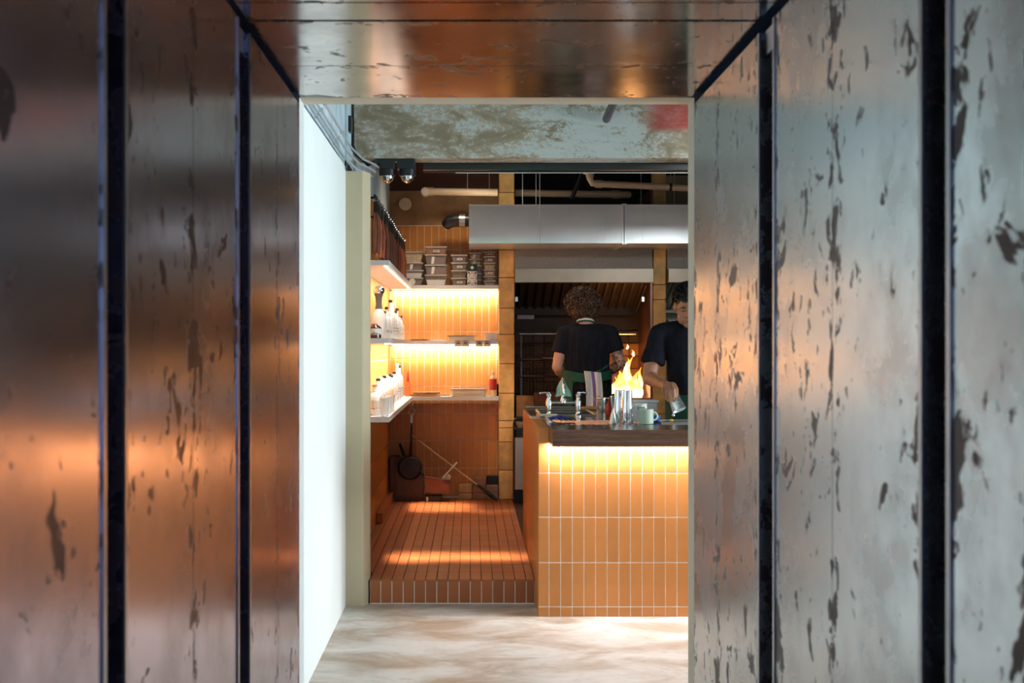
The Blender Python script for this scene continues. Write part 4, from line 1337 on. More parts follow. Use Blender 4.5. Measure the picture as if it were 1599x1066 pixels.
# blue cloth
g = [[(X(858 + 3.4 * i, 7.62) , 7.50 + .03 * j, ZT + .010 + .012 * abs(math.sin(i * 1.3 + j)) + .012 * math.sin(PI * i / 8)) for i in range(9)] for j in range(7)]
tag(MB().sheet(g, .005).build('blue_cloth', M_blue, None, True, origin=(.5, 7.6, ZT)), 'crumpled dark blue cloth on the drainer beside the left tap', 'cloth')
# sponge-like scraper
t = thing('dish_brush', (X(852, 8.05), 8.05, ZT), 'pale wooden brush lying in front of the left tap', 'brush')
MB().chain([P(842, 0, 8.1) * 0 + Vector((X(840, 8.12), 8.12, ZT + .012)), Vector((X(868, 8.08), 8.08, ZT + .014))], [.008, .010], 10).build('handle', M_bone, t, True)
MB().cbox(X(838, 8.12), X(843, 8.12), 8.10, 8.14, ZT + .0, ZT + .022, .003).build('bristles', M_pale, t)

def lathe_thing(name, px, d, prof, mat, label, cat, z=ZT, n=24, part='body'):
    t = thing(name, (X(px, d), d, z), label, cat)
    MB().lathe((X(px, d), d, z), prof, n).build(part, mat, t, True)
    return t


# steel pot with spoon
t = lathe_thing('steel_pot', 939.5, 8.74, [(.028, 0), (.031, .004), (.034, .085), (.040, .092), (.040, .100), (.034, .100), (.030, .012), (.001, .010)], M_steel, 'small steel pot with wooden spoon on the counter behind the drainer', 'pot', part='pot_body')
MB().tube([P(949, 622, 8.72), P(955, 621, 8.70)], .006, 8).tube([P(930, 622, 8.75), P(927, 620.5, 8.75)], .006, 8).build('handle', M_steel, t, True)
MB().cap(P(934, 640, 8.74), .007, P(935, 619, 8.76), .009).build('wooden_spoon', M_pale, t, True)
t = thing('small_board', (X(919, 9.1), 9.1, ZT), 'orange brown wooden board beside the sink under the towel end', 'board')
MB().cbox(X(909, 9.1), X(931, 9.1), 9.03, 9.2, ZT, ZT + .018, .004).build('board_slab', M_board, t)
MB().cap((X(931, 9.1), 9.1, ZT + .01), .008, (X(937, 9.1), 9.09, ZT + .01), .007).build('board_handle', M_board, t, True)
t = lathe_thing('sauce_bottle', 950.5, 8.3, [(.018, 0), (.020, .004), (.020, .06), (.012, .075)], M_redpl, 'small red bottle beside the steel pot', 'bottle', part='bottle_body')
MB().lathe((X(950.5, 8.3), 8.3, ZT + .074), [(.010, 0), (.008, .018), (.004, .03)], 12).build('nozzle', M_redpl, t, True)
# jigger
lathe_thing('jigger', 957.5, 7.42, [(.026, 0), (.024, .003), (.016, .045), (.006, .080), (.006, .086), (.014, .12), (.022, .162), (.020, .162), (.012, .12), (.001, .095)], M_steel, 'double ended steel jigger left of the shaker tins', 'jigger')
# tins
lathe_thing('shaker_tin', 967.5, 7.57, [(.040, 0), (.041, .003), (.029, .185), (.027, .192)], M_chrome, 'upturned tall steel shaker tin, left of the pair', 'shaker tin')
lathe_thing('shaker_tin', 979.5, 7.44, [(.037, 0), (.038, .003), (.028, .192), (.026, .198)], M_chrome, 'upturned tall steel shaker tin, right of the pair beside the glass', 'shaker tin')
# glass with stencil, mug, bowl
t = lathe_thing('pint_glass', 1000.5, 7.50, [(.030, 0), (.031, .003), (.038, .115), (.036, .115), (.029, .008), (.001, .007)], M_glass, 'tall clear glass with pale printed band behind the mug', 'glass', part='bowl')
l = MB().lathe((X(1000.5, 7.5), 7.5, ZT + .075), [(.0362, 0), (.0378, .028)], 24, cap=False).build('printed_band', M_label, t, True)
m = MB()
for k in range(7):
    a = R(-125 + 11 * k)
    m.box(X(1000.5, 7.5) + .0385 * math.cos(a) - .0012, X(1000.5, 7.5) + .0385 * math.cos(a) + .0012, 7.5 + .0385 * math.sin(a) - .001, 7.5 + .0385 * math.sin(a) + .001, ZT + .080, ZT + .097)
m.build('tally_marks', M_wtxt, l)
t = lathe_thing('mug', 1009, 7.40, [(.040, 0), (.0435, .004), (.0435, .086), (.041, .088), (.039, .084), (.038, .010), (.001, .008)], M_sage, 'sage green mug in front of the pint glass', 'mug', part='cup')
mx = X(1009, 7.40)
MB().tube([(mx + .041 + .026 * math.sin(R(a)), 7.40 + .004, ZT + .045 + .024 * math.cos(R(a))) for a in range(0, 181, 20)], .005, 10).build('handle', simple('pale_glaze', (.7, .76, .74), .3), t, True)
t = lathe_thing('blue_bowl', 1023, 7.58, [(.020, 0), (.022, .003), (.036, .040), (.034, .040), (.020, .007), (.001, .006)], simple('blue_glaze', (.05, .14, .42), .3), 'small blue bowl behind the mug handle', 'bowl', part='bowl')
# plastic tub
t = thing('gastro_tub', (X(1006, 7.70), 7.70, ZT), 'grey plastic tub with pale rim behind the mug and glass', 'container')
MB().frustum(X(986, 7.66), X(1026, 7.66), 7.645, 7.775, ZT, ZT + .115, .008).build('tub_body', M_greypl, t)
MB().cbox(X(984, 7.66), X(1028, 7.66), 7.635, 7.785, ZT + .115, ZT + .130, .004).build('rim', simple('pale_plastic', (.66, .62, .62), .4), t)
# bar tray with spoons and lemon
t = thing('bar_tray', (X(1062, 7.5), 7.5, ZT), 'shallow steel tray of spoons at the right of the mug', 'tray')
MB().box(X(1031, 7.45), X(1110, 7.45), 7.40, 7.66, ZT - .001, ZT + .004).build('tray_floor', M_steel, t)
MB().tube([(X(1031, 7.45), 7.40, ZT + .006), (X(1110, 7.45), 7.40, ZT + .006), (X(1110, 7.45), 7.66, ZT + .006), (X(1031, 7.45), 7.66, ZT + .006), (X(1031, 7.45), 7.40, ZT + .006)], .004, 8).build('tray_rim', M_steel, t, True)
for k in range(4):
    y = 7.44 + .045 * k
    tt = thing('bar_spoon', (X(1040 + 3 * k, y), y, ZT + .006), ('front long steel bar spoon in the tray', 'second long bar spoon in the tray', 'third long bar spoon in the tray', 'rear long bar spoon in the tray')[k], 'spoon', 'bar spoons in the tray')
    x0 = X(1036 + 3 * k, y)
    MB().tube([(x0 + .02, y, ZT + .010), (x0 + .22, y + .01, ZT + .010)], .0022, 6).build('stem', M_chrome, tt)
    MB().ell((x0 + .01, y, ZT + .010), (.016, .010, .004), None, 10, 6).build('bowl', M_chrome, tt, True)
lm = thing('lemon_wedge', (X(1048, 7.42), 7.425, ZT + .012), 'small orange yellow citrus wedge lying in the bar tray', 'fruit')
MB().ell((X(1048, 7.42), 7.42, ZT + .019), (.014, .010, .009)).build('rind', simple('citrus', (.9, .42, .03), .5), lm, True)

# ================================================================== GRILL
t = thing('grill_range', (1.03, 11.9, .147), 'sooty steel wood fired grill range with racks and burning logs', 'grill')
gx0, gx1 = .42, 1.648
zg = Z(628, 11.5)
MB().box(gx0, gx1, 11.52, 12.36, .147, zg).build('hearth_base', M_soot, t)
MB().box(X(985, 11.48), X(1019, 11.48), 11.48, 11.52, Z(634, 11.5), Z(621, 11.5)).build('ember_guard', M_rust, t)
MB().box(X(835, 11.48), X(876, 11.48), 11.48, 11.62, Z(637, 11.5), Z(613, 11.5)).build('fuel_box', M_rust, t)
MB().box(gx0, X(834, 11.5), 11.50, 11.60, Z(650, 11.5), Z(618, 11.5)).build('side_ledge', simple('ochre_soot', (.22, .12, .05), .8, 0, .5, 9, .4), t)
for px in (814, 893, 958):
    x_ = X(px, 11.9)
    MB().box(x_ - .010, x_ + .010, 11.89, 11.91, zg, Z(520, 11.9)).build('rack_post', M_bar, t)
for py in (521, 561, 587):
    MB().tube([P(811, py, 11.85), P(993 if py == 521 else 900, py, 11.85)], .010, 10).build('rack_bar', M_bar if py != 521 else M_steel, t, True)
for j, (pa, pb) in enumerate(((537, 561), (563, 586), (590, 626))):
    m = MB()
    za, zb3 = Z(pb, 11.95), Z(pa, 11.95)
    for i in range(15):
        xx = X(814 + 5.3 * i, 11.95)
        m.tube([(xx, 11.95, za), (xx, 11.95, zb3)], .0022, 4)
    nn = 6
    for i in range(nn + 1):
        zz = za + (zb3 - za) * i / nn
        m.tube([(X(812, 11.95), 11.948, zz), (X(892, 11.95), 11.948, zz)], .0022, 4)
    m.build('wire_basket', M_bar, t)
MB().tube([P(960, 587.5, 11.9), P(1004, 588, 11.9)], .006, 8).build('skewer_bar', M_bar, t, True)
MB().box(X(808, 11.8), X(834, 11.8), 11.80, 11.83, Z(498, 11.8), Z(492, 11.8)).build('wall_bracket', M_bar, t)
for k in range(6):
    a = P(958 + 7 * k, 621 - (k % 2) * 3, 11.75 + .05 * (k % 3))
    MB().tube([a + Vector((-.05, -.06, 0)), a + Vector((.05, .09, .02))], [.026, .022], 9).build('log', simple('charred_log', (.06, .03, .02), .9, 0, .5, 12, .5), t, True)
MB().box(X(950, 11.8), X(1006, 11.8), 11.70, 12.1, zg, zg + .022).build('ember_bed', M_ember, t)
# tools lying on the rack
MB().tube([P(847, 559, 11.80), P(868, 559.5, 11.80)], .010, 8).tube([P(857, 585, 11.8), P(878, 586, 11.8)], .009, 8).build('resting_iron', M_steel, t, True)
fl = thing('fire', (1.48, 11.85, zg + .03), 'bright yellow orange flames behind the shaker tins', 'fire')


def flame(px, py0, py1, w, d, lean=0):
    a, b = P(px, py0, d), P(px + lean, py1, d)
    pts, rr = [], []
    for i in range(9):
        v = i / 8
        p = a.lerp(b, v) + Vector((math.sin(v * 6.5 + px) * w * .75 * v, math.cos(v * 5 + px) * w * .3 * v, 0))
        pts.append(p)
        rr.append(w * (math.sin(PI * min(v * .85 + .18, 1)) ** 1.1) * (1 - v * .25) + .0008)
    MB().tube(pts, rr, 16).build('flame', M_fire, fl, True)


for q in ((958, 622, 588, .045, 11.80, 2), (965, 623, 575, .05, 11.85, 3), (973, 622, 583, .055, 11.80, -2), (981, 622, 556, .055, 11.9, 2), (988, 622, 586, .05, 11.82, -2),
          (993, 622, 578, .045, 11.85, 3), (999, 622, 592, .030, 11.82, 1), (970, 622, 592, .06, 11.76, 0), (985, 622, 593, .06, 11.76, 2),
          (977, 580, 559, .022, 11.88, 4), (999, 612, 573, .025, 11.9, 2)):
    flame(*q)
for q in ((979, 545, 537, .012, 11.9, 2), (990, 556, 546, .014, 11.9, -3)):
    flame(*q)

# ================================================================== STANDING THINGS BY THE COLUMN AND BACK WALL
# steel dustpan-like box with D handle between column and bar
d = 11.30
t = thing('grill_shovel', (X(811, d), d, .147), 'narrow steel ash box with black D handle leaning by the column', 'shovel')
x0, x1 = X(803.5, d), X(821, d)
MB().cbox(x0, x1, d, d + .10, Z(765, d), Z(683, d), .006).build('steel_box', M_steel, t)
MB().box(x0 - .012, x0, d + .02, d + .14, Z(778, d), Z(660, d)).build('dark_side', M_iron, t)
MB().box(x0, x1, d + .01, d + .09, .147, Z(766, d)).build('base_bracket', M_iron, t)
MB().cbox(X(806, d), X(819, d), d + .02, d + .06, Z(683, d), Z(670, d), .004).build('handle_socket', M_blackpl, t)
hp = [(803.5, 656), (806, 653), (811, 652.3), (816.5, 653), (819, 656), (818, 663), (815, 669), (808, 669), (804.5, 663), (803.5, 656)]
MB().tube([P(a, b, d + .03) for a, b in hp], .011, 10).build('grip', M_blackpl, t, True)
o = thing('dark_wall_plate', (X(821, 11.5), 11.5, Z(663, 11.5)), 'grey rounded plate behind the D handle', 'plate')
MB().box(X(804, 11.5), X(829, 11.5), 11.50, 11.512, Z(670, 11.5), Z(658, 11.5)).build('plate_body', simple('grey_stone', (.25, .19, .13), .7), o)
# wall block return right of column (below sink)
st = thing('stone_plinth', (X(824, 11.5), 11.5, .147), 'stack of ochre blocks at the foot of the grill behind the bar', 'masonry')
for a, b in ((780, 734), (733, 690), (689, 671), (657, 637)):
    MB().cbox(X(822, 11.5), X(829, 11.5) + .10, 11.452, 11.50, max(Z(a, 11.5), .147) + .002, Z(b, 11.5) - .002, .004).build('stone_block', M_block, st)

# leaning board (dark), pan, box, stick, blocks
t = thing('leaning_board', (X(636, 11.5), 11.5, .147), 'dark metal tray leaning in the tiled corner behind the pan', 'tray')
g = [(608, 778), (608, 716), (612, 711), (624, 711), (662, 741), (662, 779)]
for s, mt, nm in ((0, M_darkwood, 'tray_face'),):
    f_ = [P(a, b, 11.42) for a, b in g]
    f_[0].z = f_[5].z = .148
    bk = [p + Vector((0, .03, 0)) for p in f_]
    MB().loft([f_, bk]).build(nm, mt, t)
MB().tube([P(608.5, 778, 11.41), P(608.5, 716, 11.41), P(612, 711.5, 11.41), P(624, 711.5, 11.41)], .008, 8).build('rolled_edge', M_iron, t, True)
MB().add([P(618, 775, 11.415), P(660, 775, 11.415), P(660, 744, 11.415), P(625, 725, 11.415), P(618, 775, 11.41), P(660, 775, 11.41), P(660, 744, 11.41), P(625, 725, 11.41)],
         [(0, 1, 2, 3), (7, 6, 5, 4), (0, 4, 5, 1), (1, 5, 6, 2), (2, 6, 7, 3), (3, 7, 4, 0)]).build('worn_panel', simple('worn_brown', (.11, .075, .055), .45, .3, .3), t)

d = 11.33
t = thing('frying_pan', P(643, 640, d), 'black frying pan hanging by its ring from the lowest shelf', 'pan')
c = P(640, 730, d)
MB().lathe(c + Vector((0, .03, 0)), [(.112, -.02), (.114, 0), (.098, .040), (.092, .046), (.001, .046)], 36, (0, -1, 0)).build('pan_body', M_iron, t, True)
MB().tube([P(641, 712, d), P(642, 690, d - .02), P(642.5, 672, d), P(642.5, 660, d)], [.016, .011, .009, .008], 10).build('handle', M_iron, t, True)
MB().tube([P(642.5, 668, d), P(641.5, 655, d), P(641.5, 648, d)], .007, 8).tube([P(642.5, 668, d), P(643.7, 655, d), P(643.7, 648, d)], .006, 8).build('wire_loop', M_chrome, t, True)
rc = P(642.5, 643, d)
MB().tube([rc + Vector((.030 * math.cos(R(a)), 0, .030 * math.sin(R(a)))) for a in range(0, 361, 20)], .006, 8).build('ring', M_chrome, t, True)
MB().tube([rc + Vector((0, 0, .03)), P(643.5, 634, d), P(645, 628, 11.47), P(645.5, 625.6, 11.49)], .003, 6).build('cord', M_steel, t, True)
MB().cap(P(657, 736, d), .012, P(661, 741, d), .010).build('helper_handle', M_iron, t, True)
t = thing('ladle', P(638, 676, 11.50), 'dark handled utensil leaning behind the black pan', 'ladle')
MB().tube([P(624, 692, 11.47), P(632, 712, 11.46)], [.012, .016], 8).build('handle', M_iron, t, True)
MB().ell(P(634, 720, 11.47), (.035, .012, .05)).build('bowl', M_iron, t, True)

d = 11.35
t = thing('brown_bin', P(683, 760, d), 'brown metal box tilted against the wall beside the black pan', 'box')
g = [(664, 745), (703, 750), (700, 772), (663, 767)]
f_ = [P(a, b, d) for a, b in g]
bk = [p + Vector((0, .14, 0)) for p in f_]
MB().loft([f_, bk]).build('box_shell', simple('brown_enamel', (.24, .095, .065), .45, .2, .25), t)
MB().tube([P(664, 745, d - .002), P(703, 750, d - .002), P(703, 750, d + .14), P(664, 745, d + .14), P(664, 745, d - .002)], .005, 6).build('lip', M_rust, t)
st2 = thing('low_block', P(676, 776, 11.45), 'low black block under the tilted brown box', 'block')
MB().cbox(X(663, 11.4), X(690, 11.4), 11.36, 11.50, .147, Z(771, 11.4) - .012, .004).build('block_body', M_blackpl, st2)
MB().box(X(666, 11.4), X(669, 11.4), 11.352, 11.36, .15, .19).build('steel_lug', M_steel, st2)
t = thing('spatula', P(698, 740, 11.33), 'pale wooden paddle sticking out of the tilted brown box', 'spatula')
MB().tube([P(714, 722, 11.36), P(706, 730, 11.37), P(699, 738, 11.38), P(696, 742, 11.39)], [.010, .008, .007, .012], 10).build('handle', M_bone, t, True)
MB().ell(P(697, 746, 11.40), (.045, .010, .032), Matrix.Rotation(R(-25), 3, 'Y')).build('blade', M_bone, t, True)
t = thing('long_stick', P(643, 680, 11.5), 'long thin iron poker leaning diagonally across the dark tiles', 'poker')
a, b = P(636, 674, 11.66), P(777, 775.5, 11.30)
b.z = .165
MB().tube([a, a.lerp(b, .78)], .0075, 8).build('shaft', M_pale, t, True)
MB().tube([a.lerp(b, .78), a.lerp(b, .93), b], [.009, .020, .010], 10).build('tip', M_iron, t, True)

blk = simple('beige_fire_brick', (.42, .27, .16), .85, 0, .25, 12, .3, rnd=.4)
ROWS = [(716.5, 737, 2, (.52, .36, .19), 'ochre'), (738, 758.5, 3, (.30, .18, .12), 'brown'), (759, 778, 2, (.30, .19, .15), 'mauve brown')]
posn = {2: ['bottom', 'top'], 3: ['bottom', 'middle', 'top']}
for k, (p0, p1, n_, col, cn) in enumerate(ROWS):
    m_ = simple('%s_brick' % cn.replace(' ', '_'), col, .85, 0, .25, 12, .3)
    for i in range(n_):
        x0, x1 = X(p0, 11.5), X(p1, 11.5)
        zb4 = .147 + .0665 * i
        s = thing('fire_brick', ((x0 + x1) / 2, 11.58, zb4), '%s %s brick of the %s pile by the stone column' % (posn[n_][i], cn, ('left', 'middle', 'right')[k]), 'brick', 'loose bricks on the floor')
        MB().cbox(x0, x1, 11.50, 11.68, zb4, zb4 + .065, .004).build('brick_body', m_, s)
s = thing('dark_block', (X(768, 11.6), 11.62, .280), 'dark square block on top of the right brick pile', 'block')
MB().cbox(X(760, 11.6), X(778, 11.6), 11.58, 11.68, .280, .355, .004).build('block_body', M_iron, s)
# low ledge in the kitchen's left corner
t = thing('tiled_plinth', (-.72, 9.6, .147), 'low terracotta plinth at the foot of the left tiled wall', 'plinth')
MB().cbox(-.750, -.70, 9.95, 11.40, .147, .23, .003).build('plinth_body', M_tile_floor, t)

# ================================================================== PEOPLE
def remesh(mb, name, voxel, smooth_it, mat, parent, post=None):
    me = mb.mesh(name + '_tmp')
    o = bpy.data.objects.new(name + '_tmp', me)
    COL.objects.link(o)
    rm = o.modifiers.new('r', 'REMESH')
    rm.mode = 'VOXEL'
    rm.voxel_size = voxel
    if smooth_it:
        sm = o.modifiers.new('s', 'SMOOTH')
        sm.iterations = smooth_it
        sm.factor = 0.5
    dg = bpy.context.evaluated_depsgraph_get()
    dg.update()
    nm = bpy.data.meshes.new_from_object(o.evaluated_get(dg))
    bpy.data.objects.remove(o)
    bpy.data.meshes.remove(me)
    nm.name = name
    nm.materials.clear()
    nm.materials.append(mat)
    base = wloc(parent)
    pn = [(v.co.copy(), v.normal.copy()) for v in nm.vertices]
    if post:
        pn = [(post(p, n), n) for p, n in pn]
    flat = []
    for p, n in pn:
        flat += list(p - base)
    nm.vertices.foreach_set('co', flat)
    nm.polygons.foreach_set('use_smooth', [True] * len(nm.polygons))
    nm.update()
    r = bpy.data.objects.new(name, nm)
    COL.objects.link(r)
    r.parent = parent
    return r


def erings(mb, rings, n=24, p=2.3):
    """closed trunk from (centre, rx, ry) rings, superelliptic"""
    out = []
    for c, rx, ry in rings:
        c = Vector(c)
        ring = []
        for i in range(n):
            a = 2 * PI * i / n
            ca, sa = math.cos(a), math.sin(a)
            ring.append(c + Vector((rx * math.copysign(abs(ca) ** (2 / p), ca), ry * math.copysign(abs(sa) ** (2 / p), sa), 0)))
        out.append(ring)
    mb.loft(out)


def cone(mb, p0, r0, p1, r1, n=20):
    mb.tube([p0, p1], [r0, r1], n)


def hand(mb, wrist, d, nrm, curl=0.5, s=1.0, side=1):
    """palm, four fingers, thumb: d points along the hand, nrm out of the back of the hand"""
    wrist, d, nrm = Vector(wrist), Vector(d).normalized(), Vector(nrm).normalized()
    lat = d.cross(nrm).normalized() * side
    nrm = lat.cross(d).normalized() * side
    for q in (-.026, -.009, .009, .026):
        mb.cap(wrist + lat * q * .6 * s, .016 * s, wrist + d * .085 * s + lat * q * s, .0125 * s)
    for k, (q, L) in enumerate(((-.030, .062), (-.010, .074), (.010, .078), (.030, .070))):
        p = wrist + d * .088 * s + lat * q * s
        dd = d.copy()
        r = .0095 * s
        for j, f in enumerate((.45, .32, .25)):
            dd = (Matrix.Rotation(-curl * (.7 + .35 * j) * side, 3, lat) @ dd).normalized()
            q2 = p + dd * L * f * s * 1.15
            mb.cap(p, r, q2, r * .9)
            p, r = q2, r * .92
    p = wrist + d * .025 * s + lat * .028 * s
    p1 = p + (lat * .7 + d * .7 - nrm * .25).normalized() * .045 * s
    p2 = p1 + (lat * .1 + d * .9 - nrm * .5).normalized() * .034 * s
    mb.cap(p, .014 * s, p1, .011 * s).cap(p1, .011 * s, p2, .009 * s)


def legs(mb, hip, zf, r1=.085, foot=1, infl=0):
    for s in (-1, 1):
        h = Vector((hip.x + s * .095, hip.y, hip.z))
        kn = Vector((hip.x + s * .11, hip.y - .0, zf + .50))
        an = Vector((hip.x + s * .12, hip.y, zf + .09))
        mb.chain([h, kn, an], [r1 + infl, .058 + infl, .042 + infl], 14)
        if not infl:
            mb.cap(an + Vector((0, -foot * .03, -.045)), .040, an + Vector((0, foot * .15, -.055)), .032)


# ---- cook, seen from behind
ZF = .147
yc = 10.30
base = Vector((.955, yc, ZF))
cook = thing('person', base, 'person with curly brown hair in black T-shirt and green apron, back turned, at the fire', 'person')
sl, sr = Vector((.765, yc, 1.665)), Vector((1.150, yc, 1.665))
el, er = P(870, 573, yc - .02), P(969, 568, yc - .02)
wl_, wr_ = P(884, 592, yc + .20), P(942, 586, yc + .22)
b = MB()
erings(b, [((.955, yc, 1.02), .150, .105), ((.955, yc, 1.12), .160, .115), ((.955, yc, 1.30), .135, .100), ((.957, yc, 1.48), .155, .110), ((.957, yc, 1.62), .165, .105), ((.957, yc, 1.70), .120, .075), ((.95, yc, 1.74), .055, .055)])
b.cap((.950, yc + .0, 1.70), .058, (.935, yc + .035, 1.83), .055)
hc = Vector((.926, yc + .05, 1.90))
b.ell(hc, (.078, .098, .112)).ell(hc + Vector((0, .055, -.055)), (.058, .060, .060))
b.cap(hc + Vector((0, .098, -.005)), .012, hc + Vector((0, .118, -.03)), .014)
for s in (-1, 1):
    b.ell(hc + Vector((s * .080, .005, -.01)), (.012, .020, .032))
    b.ell(hc + Vector((s * .03, .085, .005)), (.014, .012, .010))
b.ell(hc + Vector((0, .104, -.062)), (.024, .010, .008))
b.chain([sl, el, wl_], [.055, .043, .029], 16)
b.chain([sr, er, wr_], [.055, .043, .029], 16)
b.cap(el.lerp(wl_, .25), .046, el.lerp(wl_, .5), .040).cap(er.lerp(wr_, .25), .046, er.lerp(wr_, .5), .040)
hand(b, wl_, (wl_ - el).normalized() + Vector((.2, .3, 0)), (0, -.2, 1), .5, 1, 1)
hand(b, wr_, (wr_ - er).normalized() + Vector((-.1, .3, 0)), (0, -.2, 1), .5, 1, -1)
legs(b, Vector((.955, yc, 1.05)), ZF)
remesh(b, 'body', .0055, 3, M_skin_a, cook)


def drape(p, n):
    k = 1 if n.y < 0 else .6
    f = .006 * math.sin(p.x * 95 + 2.5 * math.sin(p.z * 6)) + .004 * math.sin(p.x * 210 + p.z * 14)
    f *= max(0, min(1, (1.68 - p.z) * 5)) * k * max(0, min(1, (.20 - abs(p.x - .957)) * 25))
    f += .004 * noise.noise(p * 14)
    return p + n * f


b = MB()
erings(b, [((.955, yc, 1.300), .178, .135), ((.955, yc, 1.34), .186, .142), ((.957, yc, 1.42), .180, .136), ((.957, yc, 1.54), .190, .140), ((.957, yc, 1.63), .195, .130), ((.957, yc, 1.69), .165, .105), ((.952, yc + .005, 1.735), .085, .078)])
for s, e in ((sl, el), (sr, er)):
    b.cap(Vector((.955, yc, 1.695)).lerp(s, .45), .060, s + Vector((0, 0, .0)), .060)
    cone(b, s, .060, s.lerp(e, .60), .072)
remesh(b, 'shirt', .0065, 14, M_cloth, cook, drape)
b = MB()
erings(b, [((.955, yc, 1.00), .178, .135), ((.955, yc, 1.10), .178, .132), ((.955, yc, 1.325), .165, .125)])
legs(b, Vector((.955, yc, 1.02)), ZF, .095, 1, .022)


def drape2(p, n):
    return p + n * (.006 * math.sin(p.x * 70 + 3 * math.sin(p.z * 5)))


remesh(b, 'trousers', .008, 3, M_trouser, cook, drape2)
# apron: waistband crossing at the back, side panels wrapping to the front
def band(pts2, z0, z1, off, mat, nm):
    g = []
    for k in range(5):
        v = k / 4
        g.append([(.955 + (.186 + off) * math.cos(R(a)), yc + (.146 + off) * math.sin(R(a)), z0 + (z1 - z0) * v + dz) for a, dz in pts2])
    return MB().sheet(g, .006).build(nm, mat, cook, True)


band([(a, .03 * abs(math.sin(R(a))) * 0 - .028 * max(0, -math.sin(R(a))) ** 3) for a in range(-200, 21, 10)], 1.285, 1.360, .014, M_green, 'apron_waistband')
band([(a, -.02) for a in range(125, 231, 7)], .80, 1.30, .012, M_green, 'apron_side')
band([(a, -.02) for a in range(-5, 126, 9)], .75, 1.32, .014, M_green, 'apron_front')
MB().chain([(.955 + .188 * math.cos(R(a)), yc + .150 * math.sin(R(a)), 1.315 + .0035 * (a + 90) * .4) for a in range(-150, -20, 12)], [.009] * 11, 8).build('apron_tie', M_green, cook, True)
# neck straps
MB().tube([(.942 + .063 * math.cos(R(a)), yc + .02 + .066 * math.sin(R(a)), 1.757 + .018 * -math.sin(R(a))) for a in range(180, 361, 15)], .010, 8).build('neck_strap', M_towelw, cook, True)
MB().tube([(.942 + .066 * math.cos(R(a)), yc + .02 + .069 * math.sin(R(a)), 1.745 + .018 * -math.sin(R(a))) for a in range(180, 361, 15)], .007, 8).build('neck_strap', M_green, cook, True)
# curly hair
hb = MB()
hh = Vector((.926, yc + .03, 1.905))
RX, RY, RZ = .148, .135, .125
hb.ell(hh, (RX * .80, RY * .80, RZ * .82), None, 20, 14)
hb.ell(hh + Vector((0, -.02, -.055)), (RX * .74, RY * .62, RZ * .60), None, 20, 14)
for i in range(900):
    th = math.acos(random.uniform(-.90, 1))
    ph = random.uniform(0, 2 * PI)
    n_ = Vector((math.sin(th) * math.cos(ph), math.sin(th) * math.sin(ph), math.cos(th)))
    if n_.y > .62 and n_.z < .25:
        continue
    low = n_.z < -.3
    c = hh + Vector((n_.x * RX * (.86 if low else .92), n_.y * RY * .88, n_.z * RZ)) * 1.0
    c += n_ * random.uniform(-.020, .018)
    u, v = frame_for(n_ + Vector((random.uniform(-.7, .7), random.uniform(-.7, .7), random.uniform(-.7, .7))))
    ax = u.cross(v)
    rr = random.uniform(.010, .019)
    a0 = random.uniform(0, 6)
    pts = [c + (u * math.cos(a0 + q * .85) + v * math.sin(a0 + q * .85)) * rr + ax * (q - 4) * .0022 for q in range(9)]
    hb.tube(pts, [.0020, .0036, .0044, .0048, .0048, .0046, .0042, .0034, .0014], 4)
hb.build('hair', M_hair_b, cook, True)

# striped towel tucked in the waistband: separate thing
g = []
for j in range(16):
    v = j / 15
    z_ = 1.355 - v * .335
    g.append([(X(909 + 3.5 * v, yc) + (X(935, yc) - X(909, yc)) * i / 12 + .006 * math.sin(v * 4),
               yc - .170 - .012 * math.sin(i * .9 + v * 2) - .035 * v, z_ - .014 * (i / 12)) for i in range(13)])
tw = thing('kitchen_towel', (X(922, yc), yc - .17, 1.02), 'white towel with purple stripe tucked in the back of the green apron', 'towel')
MB().sheet(g, .005).build('towel_cloth', M_towelw, tw, True)
for a_, b_, mt in ((5, 7, M_purple),):
    gs = [[Vector(r[i]) + Vector((0, -.0045, 0)) for i in range(a_, b_ + 1)] for r in g]
    MB().sheet(gs, .002).build('purple_stripe', M_purple, tw, True)
gs = [[Vector(r[0]).lerp(Vector(r[1]), q) + Vector((0, -.0045, 0)) for q in (.6, .8)] for r in g]
MB().sheet(gs, .0015).build('thin_stripe', simple('tan_stripe', (.55, .42, .25), .9), tw, True)

# ---- barista, facing the camera
yb = 8.02
bc = Vector((1.435, yb, ZF))
bar_p = thing('person', bc, 'person with short black hair in black T-shirt, looking down and tipping a steel tin', 'person')
s1, s2 = Vector((1.205, yb - .01, 1.640)), Vector((1.665, yb - .01, 1.640))
e1, w1 = P(1014, 590, yb - .04), P(1035, 600, 7.76)
e2, w2 = Vector((1.73, 7.98, 1.36)), Vector((1.60, 7.76, 1.29))
b = MB()
erings(b, [((1.44, yb + .02, 1.00), .150, .105), ((1.44, yb + .02, 1.12), .160, .110), ((1.44, yb + .01, 1.30), .140, .100), ((1.437, yb, 1.48), .165, .112), ((1.435, yb - .01, 1.60), .175, .105), ((1.432, yb - .02, 1.67), .12, .075), ((1.425, yb - .03, 1.71), .06, .055)])
hc2 = Vector((1.378, yb - .080, 1.806))
b.cap((1.43, yb - .02, 1.67), .062, hc2 + Vector((.012, .03, -.06)), .056)
HM = Matrix.Rotation(R(-10), 3, 'Z') @ Matrix.Rotation(R(20), 3, 'X')


def H(x, y, z): return hc2 + HM @ Vector((x, y, z))


